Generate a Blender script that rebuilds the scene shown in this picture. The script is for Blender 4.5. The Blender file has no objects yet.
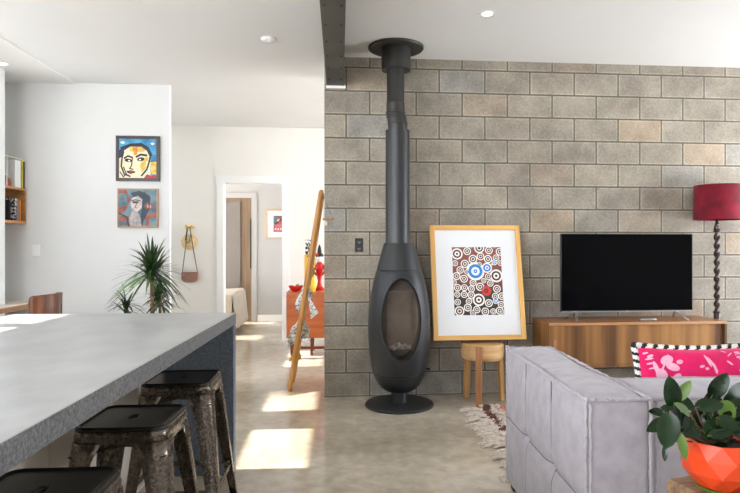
import bpy, bmesh, math, random
from mathutils import Vector, Matrix
R = math.radians
PI = math.pi
sc = bpy.context.scene
COL = sc.collection
random.seed(7)

# ------------------------------------------------------------------ helpers
CS, SN = math.cos(R(4.97)), math.sin(R(4.97))
def wp(px, py, Y):
    """point on the vertical plane at distance Y that is seen at a picture position -> (X, z)"""
    u = (px - 392) / 598.0
    Z = Y / (CS - u * SN)
    return Z * (SN + u * CS), 1.275 - (py - 246.5) * Z / 598.0

class B:
    def __init__(s): s.bm = bmesh.new()
    def face(s, pts, mi=0):
        vs = [s.bm.verts.new(p) for p in pts]
        f = s.bm.faces.new(vs); f.material_index = mi; return f
    def box(s, x0, x1, y0, y1, z0, z1, mi=0):
        v = [s.bm.verts.new((x, y, z)) for x in (x0, x1) for y in (y0, y1) for z in (z0, z1)]
        for q in ((0,1,3,2),(4,6,7,5),(0,4,5,1),(2,3,7,6),(0,2,6,4),(1,5,7,3)):
            f = s.bm.faces.new([v[i] for i in q]); f.material_index = mi
        return s
    def loops(s, L, closed=True, cap=True, mi=0, ring=False):
        VV = [[s.bm.verts.new(p) for p in l] for l in L]
        n = len(VV[0]); m = len(VV)
        for a in range(m if ring else m - 1):
            b = (a + 1) % m
            for i in range(n if closed else n - 1):
                j = (i + 1) % n
                try:
                    f = s.bm.faces.new((VV[a][i], VV[a][j], VV[b][j], VV[b][i])); f.material_index = mi
                except ValueError: pass
        if cap and closed and not ring:
            for l in (VV[0][::-1], VV[-1]):
                try:
                    f = s.bm.faces.new(l); f.material_index = mi
                except ValueError: pass
        return VV
    def lathe(s, prof, c=(0,0,0), n=48, mi=0, cap=True):
        s.loops([[(c[0]+r*math.cos(2*PI*i/n), c[1]+r*math.sin(2*PI*i/n), c[2]+z) for i in range(n)] for r, z in prof], mi=mi, cap=cap)
        return s
    def tube(s, pts, r, n=8, mi=0, ring=False, cap=True, sx=1.0):
        pts = [Vector(p) for p in pts]; L = []
        m = len(pts); up = None
        for k, p in enumerate(pts):
            if ring: t = pts[(k+1) % m] - pts[k-1]
            else: t = pts[min(k+1, m-1)] - pts[max(k-1, 0)]
            t.normalize()
            if up is None:
                up = Vector((0,0,1)) if abs(t.z) < .9 else Vector((0,1,0))
            a = t.cross(up); a.normalize(); b = a.cross(t); b.normalize(); up = b
            rr = r[k] if isinstance(r, (list, tuple)) else r
            L.append([p + a*rr*sx*math.cos(2*PI*i/n) + b*rr*math.sin(2*PI*i/n) for i in range(n)])
        s.loops(L, mi=mi, ring=ring, cap=cap)
        return s
    def bar(s, p, q, w, h, mi=0, side=None):
        p, q = Vector(p), Vector(q); t = (q-p).normalized()
        a = Vector(side) if side else (t.cross(Vector((0,0,1))) if abs(t.z) < .95 else Vector((1,0,0)))
        a = (a - t*a.dot(t)).normalized(); b = a.cross(t)
        s.loops([[o + a*w/2*i + b*h/2*j for i, j in ((-1,-1),(1,-1),(1,1),(-1,1))] for o in (p, q)], mi=mi)
        return s
    def poly(s, pts, thick, nrm, mi=0):
        n = Vector(nrm); a = [Vector(p) for p in pts]
        s.loops([[p for p in a], [p + n*thick for p in a]], mi=mi); return s
    def sphere(s, c, r, mi=0, n=12, sc3=(1,1,1)):
        L = []
        for k in range(1, n):
            th = PI*k/n
            L.append([(c[0]+r*sc3[0]*math.sin(th)*math.cos(2*PI*i/(n*2)), c[1]+r*sc3[1]*math.sin(th)*math.sin(2*PI*i/(n*2)), c[2]-r*sc3[2]*math.cos(th)) for i in range(n*2)])
        s.loops(L, mi=mi); return s

WM = {}
def empty(name, loc, rot=(0,0,0)):
    o = bpy.data.objects.new(name, None); COL.objects.link(o)
    o.location = loc; o.rotation_euler = rot; o.empty_display_size = .1
    WM[o.name] = Matrix.LocRotScale(Vector(loc), __import__('mathutils').Euler(rot), Vector((1,1,1)))
    return o
def obj(name, b, mats, parent=None, smooth=False, bevel=0, local=False, solid=0, sub=0, angle=40, recalc=True, seg=2):
    bm = b.bm
    if recalc: bmesh.ops.recalc_face_normals(bm, faces=bm.faces)
    me = bpy.data.meshes.new(name)
    o = bpy.data.objects.new(name, me)
    if parent is not None:
        if not local: bm.transform(WM[parent.name].inverted())
        WM_o = WM[parent.name]
        o.parent = parent
    else:
        if not local:
            xs = [v.co for v in bm.verts]
            c = Vector(((min(v.x for v in xs)+max(v.x for v in xs))/2, (min(v.y for v in xs)+max(v.y for v in xs))/2, min(v.z for v in xs)))
            bm.transform(Matrix.Translation(-c)); o.location = c
            WM_o = Matrix.Translation(c)
        else: WM_o = Matrix.Identity(4)
    bm.to_mesh(me); bm.free()
    COL.objects.link(o); WM[o.name] = WM_o
    for m in (mats if isinstance(mats, (list, tuple)) else [mats]): me.materials.append(m)
    if smooth:
        for p in me.polygons: p.use_smooth = True
        try: me.set_sharp_from_angle(angle=R(angle))
        except Exception: pass
    if solid:
        md = o.modifiers.new('s', 'SOLIDIFY'); md.thickness = solid; md.offset = 0
    if bevel:
        md = o.modifiers.new('b', 'BEVEL'); md.width = bevel; md.segments = seg; md.limit_method = 'ANGLE'; md.angle_limit = R(35); md.harden_normals = False
        for p in me.polygons: p.use_smooth = True
        try: me.set_sharp_from_angle(angle=R(30))
        except Exception: pass
    if sub:
        md = o.modifiers.new('u', 'SUBSURF'); md.levels = sub; md.render_levels = sub
    return o
def tag(o, label, cat, group=None):
    o['label'] = label; o['category'] = cat
    if group: o['group'] = group
    return o
def struct(name, b, m, **k):
    o = obj(name, b, m, **k); o['kind'] = 'structure'; return o
def copy_tree(o, parent=None):
    c = o.copy(); COL.objects.link(c)
    if parent: c.parent = parent
    for ch in [x for x in bpy.data.objects if x.parent == o]: copy_tree(ch, c)
    return c

# ------------------------------------------------------------------ materials
def srgb(r, g, b):
    f = lambda c: (c/255/12.92) if c/255 <= .04045 else ((c/255+.055)/1.055)**2.4
    return (f(r), f(g), f(b), 1)
def mat(name, col, rough=.5, metal=0, spec=.5, var=0, vscale=8, bump=0, bscale=60, col2=None, coat=0, sheen=0, stretch=None, detail=4, contrast=(.35,.65), emit=0, alpha=1, rvar=0):
    m = bpy.data.materials.new(name); m.use_nodes = True
    nt = m.node_tree; p = nt.nodes['Principled BSDF']
    p.inputs['Base Color'].default_value = col
    p.inputs['Roughness'].default_value = rough; p.inputs['Metallic'].default_value = metal
    p.inputs['Specular IOR Level'].default_value = spec
    p.inputs['Coat Weight'].default_value = coat
    if sheen: p.inputs['Sheen Weight'].default_value = sheen
    if emit:
        p.inputs['Emission Color'].default_value = col; p.inputs['Emission Strength'].default_value = emit
    tc = nt.nodes.new('ShaderNodeTexCoord'); mp = nt.nodes.new('ShaderNodeMapping')
    nt.links.new(tc.outputs['Object'], mp.inputs['Vector'])
    if stretch: mp.inputs['Scale'].default_value = stretch
    if col2 is None and var:
        col2 = tuple(min(1, c*(1+var)) for c in col[:3]) + (1,)
        c1 = tuple(c*(1-var) for c in col[:3]) + (1,)
    else: c1 = col
    if col2 is not None:
        n = nt.nodes.new('ShaderNodeTexNoise'); n.inputs['Scale'].default_value = vscale; n.inputs['Detail'].default_value = detail
        r = nt.nodes.new('ShaderNodeValToRGB')
        r.color_ramp.elements[0].position = contrast[0]; r.color_ramp.elements[1].position = contrast[1]
        r.color_ramp.elements[0].color = c1; r.color_ramp.elements[1].color = col2
        nt.links.new(mp.outputs[0], n.inputs['Vector']); nt.links.new(n.outputs['Fac'], r.inputs['Fac'])
        nt.links.new(r.outputs['Color'], p.inputs['Base Color'])
        if rvar:
            mr = nt.nodes.new('ShaderNodeMapRange'); mr.inputs['To Min'].default_value = rough-rvar; mr.inputs['To Max'].default_value = rough+rvar
            mr.inputs['From Min'].default_value = .3; mr.inputs['From Max'].default_value = .7
            nt.links.new(n.outputs['Fac'], mr.inputs['Value']); nt.links.new(mr.outputs[0], p.inputs['Roughness'])
    if bump:
        n2 = nt.nodes.new('ShaderNodeTexNoise'); n2.inputs['Scale'].default_value = bscale; n2.inputs['Detail'].default_value = 4
        bp = nt.nodes.new('ShaderNodeBump'); bp.inputs['Strength'].default_value = bump; bp.inputs['Distance'].default_value = .01
        nt.links.new(mp.outputs[0], n2.inputs['Vector']); nt.links.new(n2.outputs['Fac'], bp.inputs['Height'])
        nt.links.new(bp.outputs[0], p.inputs['Normal'])
    return m

def wood(name, c1, c2, rough=.4, axis='X', scale=1.0, ring=18, bump=.05):
    """long-grained timber; axis = direction the grain runs"""
    m = bpy.data.materials.new(name); m.use_nodes = True
    nt = m.node_tree; p = nt.nodes['Principled BSDF']; p.inputs['Roughness'].default_value = rough
    tc = nt.nodes.new('ShaderNodeTexCoord'); mp = nt.nodes.new('ShaderNodeMapping')
    s = {'X': (.08,1,1), 'Y': (1,.08,1), 'Z': (1,1,.08)}[axis]
    mp.inputs['Scale'].default_value = tuple(a*scale for a in s)
    n = nt.nodes.new('ShaderNodeTexNoise'); n.inputs['Scale'].default_value = ring; n.inputs['Detail'].default_value = 7; n.inputs['Distortion'].default_value = .6
    r = nt.nodes.new('ShaderNodeValToRGB'); r.color_ramp.elements[0].position = .32; r.color_ramp.elements[1].position = .68
    r.color_ramp.elements[0].color = c1; r.color_ramp.elements[1].color = c2
    bp = nt.nodes.new('ShaderNodeBump'); bp.inputs['Strength'].default_value = bump; bp.inputs['Distance'].default_value = .005
    L = nt.links
    L.new(tc.outputs['Object'], mp.inputs['Vector']); L.new(mp.outputs[0], n.inputs['Vector']); L.new(n.outputs['Fac'], r.inputs['Fac'])
    L.new(r.outputs['Color'], p.inputs['Base Color']); L.new(n.outputs['Fac'], bp.inputs['Height']); L.new(bp.outputs[0], p.inputs['Normal'])
    return m

def block_material():
    m = bpy.data.materials.new('concrete_blocks'); m.use_nodes = True
    nt = m.node_tree; L = nt.links; p = nt.nodes['Principled BSDF']; p.inputs['Roughness'].default_value = .85
    N = lambda t: nt.nodes.new('ShaderNode'+t)
    ge = N('NewGeometry'); sx = N('SeparateXYZ'); L.new(ge.outputs['Position'], sx.inputs[0])
    ad = N('Math'); ad.operation = 'ADD'; ad.inputs[1].default_value = -.052; L.new(sx.outputs['X'], ad.inputs[0])
    cx = N('CombineXYZ'); L.new(ad.outputs[0], cx.inputs['X']); L.new(sx.outputs['Z'], cx.inputs['Y'])
    def brick(mort):
        b = N('TexBrick'); b.offset = .5; b.offset_frequency = 2; b.squash = 1; b.squash_frequency = 2
        b.inputs['Color1'].default_value = (0,0,0,1); b.inputs['Color2'].default_value = (1,1,1,1); b.inputs['Mortar'].default_value = (.5,.5,.5,1)
        b.inputs['Scale'].default_value = 1; b.inputs['Mortar Size'].default_value = mort; b.inputs['Mortar Smooth'].default_value = .5
        b.inputs['Bias'].default_value = 0; b.inputs['Brick Width'].default_value = .4; b.inputs['Row Height'].default_value = .2
        L.new(cx.outputs[0], b.inputs['Vector']); return b
    b = brick(.0082); b2 = brick(.022)
    rp = N('ValToRGB'); e = rp.color_ramp.elements; rp.color_ramp.interpolation = 'LINEAR'
    e[0].position = 0; e[0].color = srgb(150,147,139); e[1].position = 1; e[1].color = srgb(152,140,124)
    for pos, c in ((.07, srgb(144,139,130)), (.13, srgb(141,133,120)), (.5, srgb(146,138,124)), (.78, srgb(150,141,126)), (.86, srgb(138,129,117)), (.95, srgb(160,143,122))):
        x = e.new(pos); x.color = c
    L.new(b.outputs['Color'], rp.inputs['Fac'])
    n1 = N('TexNoise'); n1.inputs['Scale'].default_value = 5; n1.inputs['Detail'].default_value = 5; L.new(ge.outputs['Position'], n1.inputs['Vector'])
    n2 = N('TexNoise'); n2.inputs['Scale'].default_value = 75; n2.inputs['Detail'].default_value = 3; L.new(ge.outputs['Position'], n2.inputs['Vector'])
    mr = N('MapRange'); mr.inputs['To Min'].default_value = .76; mr.inputs['To Max'].default_value = 1.18; mr.inputs['From Min'].default_value = .3; mr.inputs['From Max'].default_value = .7
    L.new(n1.outputs['Fac'], mr.inputs['Value'])
    mr2 = N('MapRange'); mr2.inputs['To Min'].default_value = .82; mr2.inputs['To Max'].default_value = 1.16; mr2.inputs['From Min'].default_value = .3; mr2.inputs['From Max'].default_value = .7
    L.new(n2.outputs['Fac'], mr2.inputs['Value'])
    mu = N('Math'); mu.operation = 'MULTIPLY'; L.new(mr.outputs[0], mu.inputs[0]); L.new(mr2.outputs[0], mu.inputs[1])
    # paler edges round every block
    mr3 = N('MapRange'); mr3.inputs['To Min'].default_value = 1; mr3.inputs['To Max'].default_value = 1.28; L.new(b2.outputs['Fac'], mr3.inputs['Value'])
    mu2 = N('Math'); mu2.operation = 'MULTIPLY'; L.new(mu.outputs[0], mu2.inputs[0]); L.new(mr3.outputs[0], mu2.inputs[1])
    vm = N('VectorMath'); vm.operation = 'SCALE'; L.new(rp.outputs['Color'], vm.inputs[0]); L.new(mu2.outputs[0], vm.inputs['Scale'])
    mx = N('Mix'); mx.data_type = 'RGBA'; L.new(b.outputs['Fac'], mx.inputs['Factor']); L.new(vm.outputs[0], mx.inputs['A']); mx.inputs['B'].default_value = srgb(98,91,81)
    L.new(mx.outputs['Result'], p.inputs['Base Color'])
    sb = N('Math'); sb.operation = 'MULTIPLY_ADD'; L.new(b.outputs['Fac'], sb.inputs[0]); sb.inputs[1].default_value = -1.0
    ms = N('Math'); ms.operation = 'MULTIPLY'; ms.inputs[1].default_value = .35; L.new(n2.outputs['Fac'], ms.inputs[0]); L.new(ms.outputs[0], sb.inputs[2])
    bp = N('Bump'); bp.inputs['Strength'].default_value = .7; bp.inputs['Distance'].default_value = .008
    L.new(sb.outputs[0], bp.inputs['Height']); L.new(bp.outputs[0], p.inputs['Normal'])
    return m

def floor_material():
    m = bpy.data.materials.new('polished_concrete'); m.use_nodes = True
    nt = m.node_tree; L = nt.links; p = nt.nodes['Principled BSDF']
    N = lambda t: nt.nodes.new('ShaderNode'+t)
    tc = N('TexCoord')
    def noise(s, d):
        n = N('TexNoise'); n.inputs['Scale'].default_value = s; n.inputs['Detail'].default_value = d; L.new(tc.outputs['Object'], n.inputs['Vector']); return n
    a = noise(1.1, 6); b = noise(14, 5); c = noise(160, 2)
    r = N('ValToRGB'); r.color_ramp.elements[0].position = .3; r.color_ramp.elements[1].position = .7
    r.color_ramp.elements[0].color = srgb(162,149,130); r.color_ramp.elements[1].color = srgb(206,194,174)
    L.new(a.outputs['Fac'], r.inputs['Fac'])
    mr = N('MapRange'); mr.inputs['From Min'].default_value = .3; mr.inputs['From Max'].default_value = .7; mr.inputs['To Min'].default_value = .84; mr.inputs['To Max'].default_value = 1.12
    L.new(b.outputs['Fac'], mr.inputs['Value'])
    mc = N('MapRange'); mc.inputs['From Min'].default_value = .3; mc.inputs['From Max'].default_value = .7; mc.inputs['To Min'].default_value = .93; mc.inputs['To Max'].default_value = 1.06
    L.new(c.outputs['Fac'], mc.inputs['Value'])
    mu = N('Math'); mu.operation = 'MULTIPLY'; L.new(mr.outputs[0], mu.inputs[0]); L.new(mc.outputs[0], mu.inputs[1])
    vm = N('VectorMath'); vm.operation = 'SCALE'; L.new(r.outputs['Color'], vm.inputs[0]); L.new(mu.outputs[0], vm.inputs['Scale'])
    L.new(vm.outputs[0], p.inputs['Base Color'])
    rr = N('MapRange'); rr.inputs['From Min'].default_value = .3; rr.inputs['From Max'].default_value = .7; rr.inputs['To Min'].default_value = .09; rr.inputs['To Max'].default_value = .2
    L.new(a.outputs['Fac'], rr.inputs['Value']); L.new(rr.outputs[0], p.inputs['Roughness'])
    p.inputs['Specular IOR Level'].default_value = .6
    return m

def stretch_wood_doors():
    """veneer in upright leaves of differing tone"""
    m = bpy.data.materials.new('teak_veneer'); m.use_nodes = True
    nt = m.node_tree; L = nt.links; p = nt.nodes['Principled BSDF']; p.inputs['Roughness'].default_value = .38
    N = lambda t: nt.nodes.new('ShaderNode'+t)
    tc = N('TexCoord'); mp = N('Mapping'); mp.inputs['Scale'].default_value = (1,1,.05); L.new(tc.outputs['Object'], mp.inputs['Vector'])
    n = N('TexNoise'); n.inputs['Scale'].default_value = 16; n.inputs['Detail'].default_value = 9; L.new(mp.outputs[0], n.inputs['Vector'])
    n2 = N('TexNoise'); n2.inputs['Scale'].default_value = 5; n2.inputs['Detail'].default_value = 0; L.new(mp.outputs[0], n2.inputs['Vector'])
    mm = N('Math'); mm.operation = 'MULTIPLY_ADD'; mm.inputs[1].default_value = .55; L.new(n.outputs['Fac'], mm.inputs[0])
    m3 = N('Math'); m3.operation = 'MULTIPLY'; m3.inputs[1].default_value = .6; L.new(n2.outputs['Fac'], m3.inputs[0]); L.new(m3.outputs[0], mm.inputs[2])
    r = N('ValToRGB'); r.color_ramp.elements[0].position = .4; r.color_ramp.elements[1].position = .75
    r.color_ramp.elements[0].color = srgb(88,56,26); r.color_ramp.elements[1].color = srgb(172,124,70)
    x = r.color_ramp.elements.new(.56); x.color = srgb(132,90,48)
    L.new(mm.outputs[0], r.inputs['Fac']); L.new(r.outputs['Color'], p.inputs['Base Color'])
    return m

M_wall = mat('white_paint', srgb(222,222,220), .6, var=.01, vscale=3)
M_ceil = mat('ceiling_paint', srgb(222,221,218), .7, var=.01, vscale=2)
M_trim = mat('trim_paint', srgb(242,241,238), .35, var=.01, vscale=4)
M_hall = mat('hall_paint', srgb(240,237,230), .6, var=.01, vscale=3)
M_bed_wall = mat('bedroom_paint', srgb(178,175,172), .6, var=.01, vscale=3)
M_block = block_material()
M_floor = floor_material()
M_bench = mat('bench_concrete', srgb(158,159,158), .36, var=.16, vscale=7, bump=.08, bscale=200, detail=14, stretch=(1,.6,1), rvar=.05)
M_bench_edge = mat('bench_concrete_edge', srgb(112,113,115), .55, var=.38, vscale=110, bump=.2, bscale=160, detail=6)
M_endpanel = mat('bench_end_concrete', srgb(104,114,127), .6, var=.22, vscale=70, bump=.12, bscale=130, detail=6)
M_cream = mat('cream_panel', srgb(214,206,192), .5, var=.03, vscale=5)
M_gun = mat('gunmetal_rust', srgb(120,113,105), .27, metal=.95, col2=srgb(98,76,60), vscale=95, detail=6, contrast=(.50,.66), rvar=.05)
M_seat = mat('dark_seat_steel', srgb(50,48,44), .26, metal=.7, var=.12, vscale=8)
M_brace = mat('black_brace', srgb(34,32,30), .5, metal=.5, var=.1)
M_stove = mat('stove_black', srgb(46,47,48), .42, metal=.35, var=.05, vscale=4, bump=.03, bscale=300)
M_flue = mat('flue_grey', srgb(60,61,62), .36, metal=.55, var=.04, vscale=4)
M_fluedark = mat('flue_dark', srgb(58,57,54), .42, metal=.4, var=.06, vscale=6)
M_cavity = mat('firebrick', srgb(176,158,140), .8, var=.2, vscale=5)
M_ash = mat('ash_pebbles', srgb(214,200,186), .8, var=.3, vscale=30, bump=.3, bscale=40)
def glassmat(name, col, rough=.03, a=.35):
    m = bpy.data.materials.new(name); m.use_nodes = True; nt = m.node_tree
    p = nt.nodes['Principled BSDF']; p.inputs['Base Color'].default_value = col; p.inputs['Roughness'].default_value = rough
    p.inputs['Alpha'].default_value = a; p.inputs['Specular IOR Level'].default_value = .7
    return m
M_fireglass = glassmat('smoked_glass', srgb(30,26,24), .05, .22)
M_beam = mat('beam_steel', srgb(74,71,64), .5, metal=.3, var=.1, vscale=5)
M_bolt = mat('bolt_black', srgb(30,29,27), .5, metal=.5, var=.1)
M_ply = wood('frame_ash', srgb(212,158,84), srgb(232,186,114), .4, 'Z')
M_plyx = wood('frame_ash_across', srgb(212,158,84), srgb(232,186,114), .4, 'X')
M_mount = mat('mount_card', srgb(226,227,227), .7, var=.01)
M_stoolw = wood('stool_timber', srgb(176,128,78), srgb(222,182,130), .55, 'X', ring=9, bump=.15)
M_stoolleg = wood('stool_leg_timber', srgb(178,128,72), srgb(214,166,104), .5, 'Z', ring=26)
M_stooldark = wood('stool_front_leg_timber', srgb(146,94,52), srgb(178,122,74), .5, 'Z', ring=26)
M_teak = stretch_wood_doors()
M_teakx = wood('teak_top', srgb(128,82,48), srgb(176,120,76), .35, 'X', ring=30)
M_teakedge = wood('teak_edge', srgb(170,122,80), srgb(196,148,104), .4, 'X', ring=30)
M_recess = mat('pull_recess', srgb(176,120,96), .5, var=.1)
M_tvscreen = mat('tv_screen', srgb(4,4,5), .09, spec=.07, var=.02)
M_tvbezel = mat('tv_bezel', srgb(14,14,15), .3, var=.1)
M_silver = mat('silver_metal', srgb(190,190,190), .3, metal=.8, var=.03)
M_lampwood = mat('barley_twist_wood', srgb(48,26,16), .3, var=.3, vscale=30, coat=.3)
M_shade = mat('crimson_velvet', srgb(116,4,30), .9, var=.3, vscale=9, sheen=.05, detail=6)
M_sofa = mat('sofa_velvet', srgb(164,158,164), .9, var=.10, vscale=16, sheen=.2, bump=.15, bscale=70, detail=14)
M_pipe = mat('sofa_piping', srgb(170,164,168), .9, var=.07, vscale=30, sheen=.2, bump=.3, bscale=120)
M_pink = mat('hot_pink_velvet', srgb(226,2,96), .85, var=.12, vscale=12, sheen=.2)
M_palepink = mat('pale_pink_print', srgb(240,176,200), .8, var=.08, vscale=20)
M_white_cord = mat('white_cord', srgb(232,228,222), .8, var=.03)
M_black_cord = mat('black_cord', srgb(24,23,26), .8, var=.1)
M_orange = mat('orange_glaze', srgb(226,72,30), .3, var=.04, vscale=3)
M_soil = mat('potting_soil', srgb(46,34,26), .95, var=.3, vscale=60, bump=.6, bscale=90)
M_leaf = mat('glossy_leaf', srgb(12,30,13), .22, spec=.35, col2=srgb(34,62,26), vscale=9, contrast=(.4,.75))
M_leafl = mat('young_leaf', srgb(84,112,40), .35, var=.15, vscale=15)
M_stem = mat('plant_stem', srgb(92,70,48), .5, var=.15)
M_drac = mat('dracaena_leaf', srgb(26,48,24), .4, col2=srgb(66,92,50), vscale=12)
M_trunk = mat('dracaena_trunk', srgb(128,100,76), .8, var=.25, vscale=20, stretch=(1,1,5), bump=.4, bscale=40)
M_potgrey = mat('pot_grey', srgb(120,118,112), .7, var=.1)
M_rustic = wood('rustic_timber', srgb(88,62,42), srgb(164,132,100), .7, 'X', ring=30, bump=.4)
M_rug = mat('rug_wool', srgb(214,200,186), .95, var=.15, vscale=40, bump=.7, bscale=60)
M_rugbrown = mat('rug_wool_brown', srgb(104,62,50), .95, var=.2, vscale=40, bump=.5)
M_rugpink = mat('rug_wool_pink', srgb(196,128,108), .95, var=.15, vscale=40, bump=.5)
M_ladder = wood('ladder_pine', srgb(168,112,54), srgb(206,152,84), .45, 'Z', ring=26)
M_hallcab = wood('hall_cabinet_teak', srgb(166,82,36), srgb(192,104,50), .4, 'X', ring=22)
M_hallcabdark = mat('hall_cabinet_legs', srgb(104,44,20), .45, var=.1)
M_red = mat('red_lacquer', srgb(196,26,22), .3, var=.08)
M_yellow = mat('yellow_paint', srgb(234,186,40), .45, var=.08)
M_green = mat('green_paint', srgb(120,140,50), .5, var=.1)
M_black = mat('black_paint', srgb(20,20,22), .5, var=.1)
M_white = mat('white_satin', srgb(236,236,234), .4, var=.01)
M_cloth = mat('newsprint_cloth', srgb(222,220,214), .85, col2=srgb(120,120,122), vscale=70, contrast=(.52,.60), detail=3)
M_cloth2 = mat('pale_cloth', srgb(216,210,198), .85, col2=srgb(110,112,112), vscale=45, contrast=(.5,.60), detail=3)
M_clothy = mat('mustard_cloth', srgb(214,166,60), .85, var=.1)
M_straw = mat('straw', srgb(236,208,156), .8, var=.15, vscale=60, bump=.4, bscale=120)
M_leather = mat('brown_leather', srgb(150,108,92), .5, var=.1, vscale=20)
M_strap = mat('bag_strap', srgb(96,84,84), .6, var=.1)
M_chairw = wood('chair_walnut', srgb(84,46,28), srgb(130,78,48), .4, 'Z', ring=24)
M_chairg = wood('chair_walnut_grey', srgb(96,74,60), srgb(128,102,84), .4, 'Z', ring=24)
M_desk = wood('desk_timber', srgb(120,80,50), srgb(158,112,74), .4, 'Y', ring=20)
M_desktop = mat('desk_top_laminate', srgb(226,214,200), .5, var=.02)
M_shelf = wood('shelf_oak', srgb(158,108,58), srgb(192,140,84), .45, 'Y', ring=20)
M_bedspread = mat('linen_bedspread', srgb(206,194,178), .9, var=.05, vscale=6, bump=.3, bscale=24)
M_doorw = wood('door_timber', srgb(118,96,74), srgb(140,116,92), .5, 'Z', ring=18)
M_taupe = mat('taupe_door', srgb(122,115,108), .5, var=.02)
M_lightlens = mat('downlight_lens', (1,.93,.8,1), .4, emit=14)
M_bw = mat('patterned_cover', srgb(228,228,226), .5, col2=srgb(40,46,58), vscale=38, contrast=(.47,.53), detail=1)

# ------------------------------------------------------------------ room shell
CE = 2.886
WALLY = 5.10
b = B().box(-5.2, 5.2, -3.7, 11.2, -.1, 0); struct('floor', b, M_floor)
b = B().box(-2.59, 5.2, -3.7, 11.2, CE, CE+.12); b.box(-3.4, -2.59, -3.7, 8.2, CE-.012, CE+.12); b.box(-5.2, -2.59, 8.2, 11.2, CE-.012, CE+.12); struct('ceiling', b, M_ceil)
b = B().box(-.132, 5.0, WALLY, WALLY+.19, 0, CE); struct('wall_back', b, M_block)
b = B().box(-.128, .0, WALLY+.19, 5.75, 0, CE); struct('wall_hall_return', b, M_hall)
PW = 6.13
b = B().box(-3.35, -1.690, PW, PW+.05, 0, CE); struct('wall_pictures', b, M_wall)
px5 = wp(5, 200, 5.73)[0]
b = B().box(-3.35, px5, 5.63, 5.73, 0, CE-.012); struct('wall_nib', b, M_wall)
# hall end wall with door opening
HY = 8.2
dx0, dx1, dz = -1.566, -.770, 2.145
b = B().box(-5.0, dx0, HY, HY+.12, 0, CE); b.box(dx1, 2.2, HY, HY+.12, 0, CE); b.box(dx0, dx1, HY, HY+.12, dz, CE); struct('wall_hall', b, M_hall)
# casing
b = B()
for x0, x1, z0, z1 in ((dx0-.085, dx0, 0, dz+.085), (dx1, dx1+.085, 0, dz+.085), (dx0, dx1, dz, dz+.085)):
    b.box(x0, x1, HY-.018, HY-.001, z0, z1)
b.box(dx0-.001, dx0+.012, HY-.018, HY+.13, 0, dz); b.box(dx1-.012, dx1+.001, HY-.018, HY+.13, 0, dz); b.box(dx0, dx1, HY-.018, HY+.13, dz-.012, dz)
struct('trim_1', b, M_trim, bevel=.003)
b = B().box(dx1+.086, 2.2, HY-.014, HY-.001, 0, .1); b.box(-5.0, dx0-.086, HY-.014, HY-.001, 0, .1); struct('baseboard_hall', b, M_trim)
# bedroom
BY = 10.35
b = B().box(-5.0, .6, BY, BY+.1, 0, CE); struct('wall_bedroom', b, M_bed_wall)
b = B().box(-1.40, .6, BY-.014, BY-.001, 0, .11); struct('baseboard_bedroom', b, M_trim)
b = B().box(.5, .6, HY+.12, BY, 0, .8); b.box(.5, .6, HY+.12, BY, 2.3, CE); b.box(.5, .6, HY+.12, HY+1.1, .8, 2.3); b.box(.5, .6, BY-.5, BY, .8, 2.3)
struct('wall_bedroom_right', b, M_bed_wall)
# unseen hall right wall, its wide opening added to brighten the hall
b = B().box(.95, 1.05, WALLY+.19, HY, 2.7, CE); b.box(.95, 1.05, WALLY+.19, WALLY+.3, 0, 2.7); b.box(.95, 1.05, HY-.1, HY, 0, 2.7)
struct('wall_hall_right', b, M_hall)
# left wall: kitchen window under an added eave, strips cut for the sun patches
LX = -3.35
b = B()
T = .04
strips = [(2.55, 2.92), (3.05, 4.22), (4.70, 5.60), (6.42, 6.80), (6.92, 7.38)]
za, zb = 1.925, 2.235
b.box(LX-T, LX, -3.7, -3.4, 0, CE); b.box(LX-T, LX, -3.4, 2.2, 0, .92); b.box(LX-T, LX, -3.4, 2.2, 2.74, CE)
b.box(LX-T, LX, 2.2, 8.2, 0, za); b.box(LX-T, LX, 2.2, 8.2, zb, CE)
y = 2.2
for s0, s1 in strips:
    b.box(LX-T, LX, y, s0, za, zb); y = s1
b.box(LX-T, LX, y, 8.2, za, zb)
struct('wall_left', b, M_wall)
b = B().box(LX-3.1, LX-T, -4.4, 2.3, 2.78, 2.84); struct('added_eave', b, M_trim)     # unseen eave added to keep the sun out of the kitchen window
# wall behind the viewer: one unglazed opening, sized for the light
b = B().box(LX, 5.1, -3.7, -3.6, 2.65, CE); b.box(LX, -3.1, -3.7, -3.6, 0, 2.65); b.box(-.9, 5.1, -3.7, -3.6, 0, 2.65); b.box(-3.1, -.9, -3.7, -3.6, 0, .9)
struct('wall_front', b, M_wall)
b = B().box(5.0, 5.1, -3.6, 5.29, 0, .3); b.box(5.0, 5.1, -3.6, 5.29, 2.4, CE); b.box(5.0, 5.1, -3.6, 2.9, .3, 2.4); b.box(5.0, 5.1, 4.7, 5.29, .3, 2.4)
struct('wall_right', b, M_wall)

# bedroom closet door
b = B()
X0, X1 = -2.45, -1.50
b.box(X0, X1, BY-.02, BY-.001, 0, 2.10)
d1 = struct('door_1', b, M_doorw)
b = B().box(X0+.1, -1.68, BY-.045, BY-.02, .01, 2.03); o = obj('door_leaf', b, M_taupe, d1, bevel=.003)
b = B().box(-1.52, -1.502, BY-.03, BY-.02, .9, 1.75); obj('gap_shade', b, M_black, d1)  # solid black strip stands in for the shade of a narrow opening
b = B(); b.box(X1, X1+.09, BY-.02, BY-.001, 0, 2.19); b.box(X0-.09, X1, BY-.02, BY-.001, 2.10, 2.19); struct('trim_3', b, M_bed_wall, bevel=.003)

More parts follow.
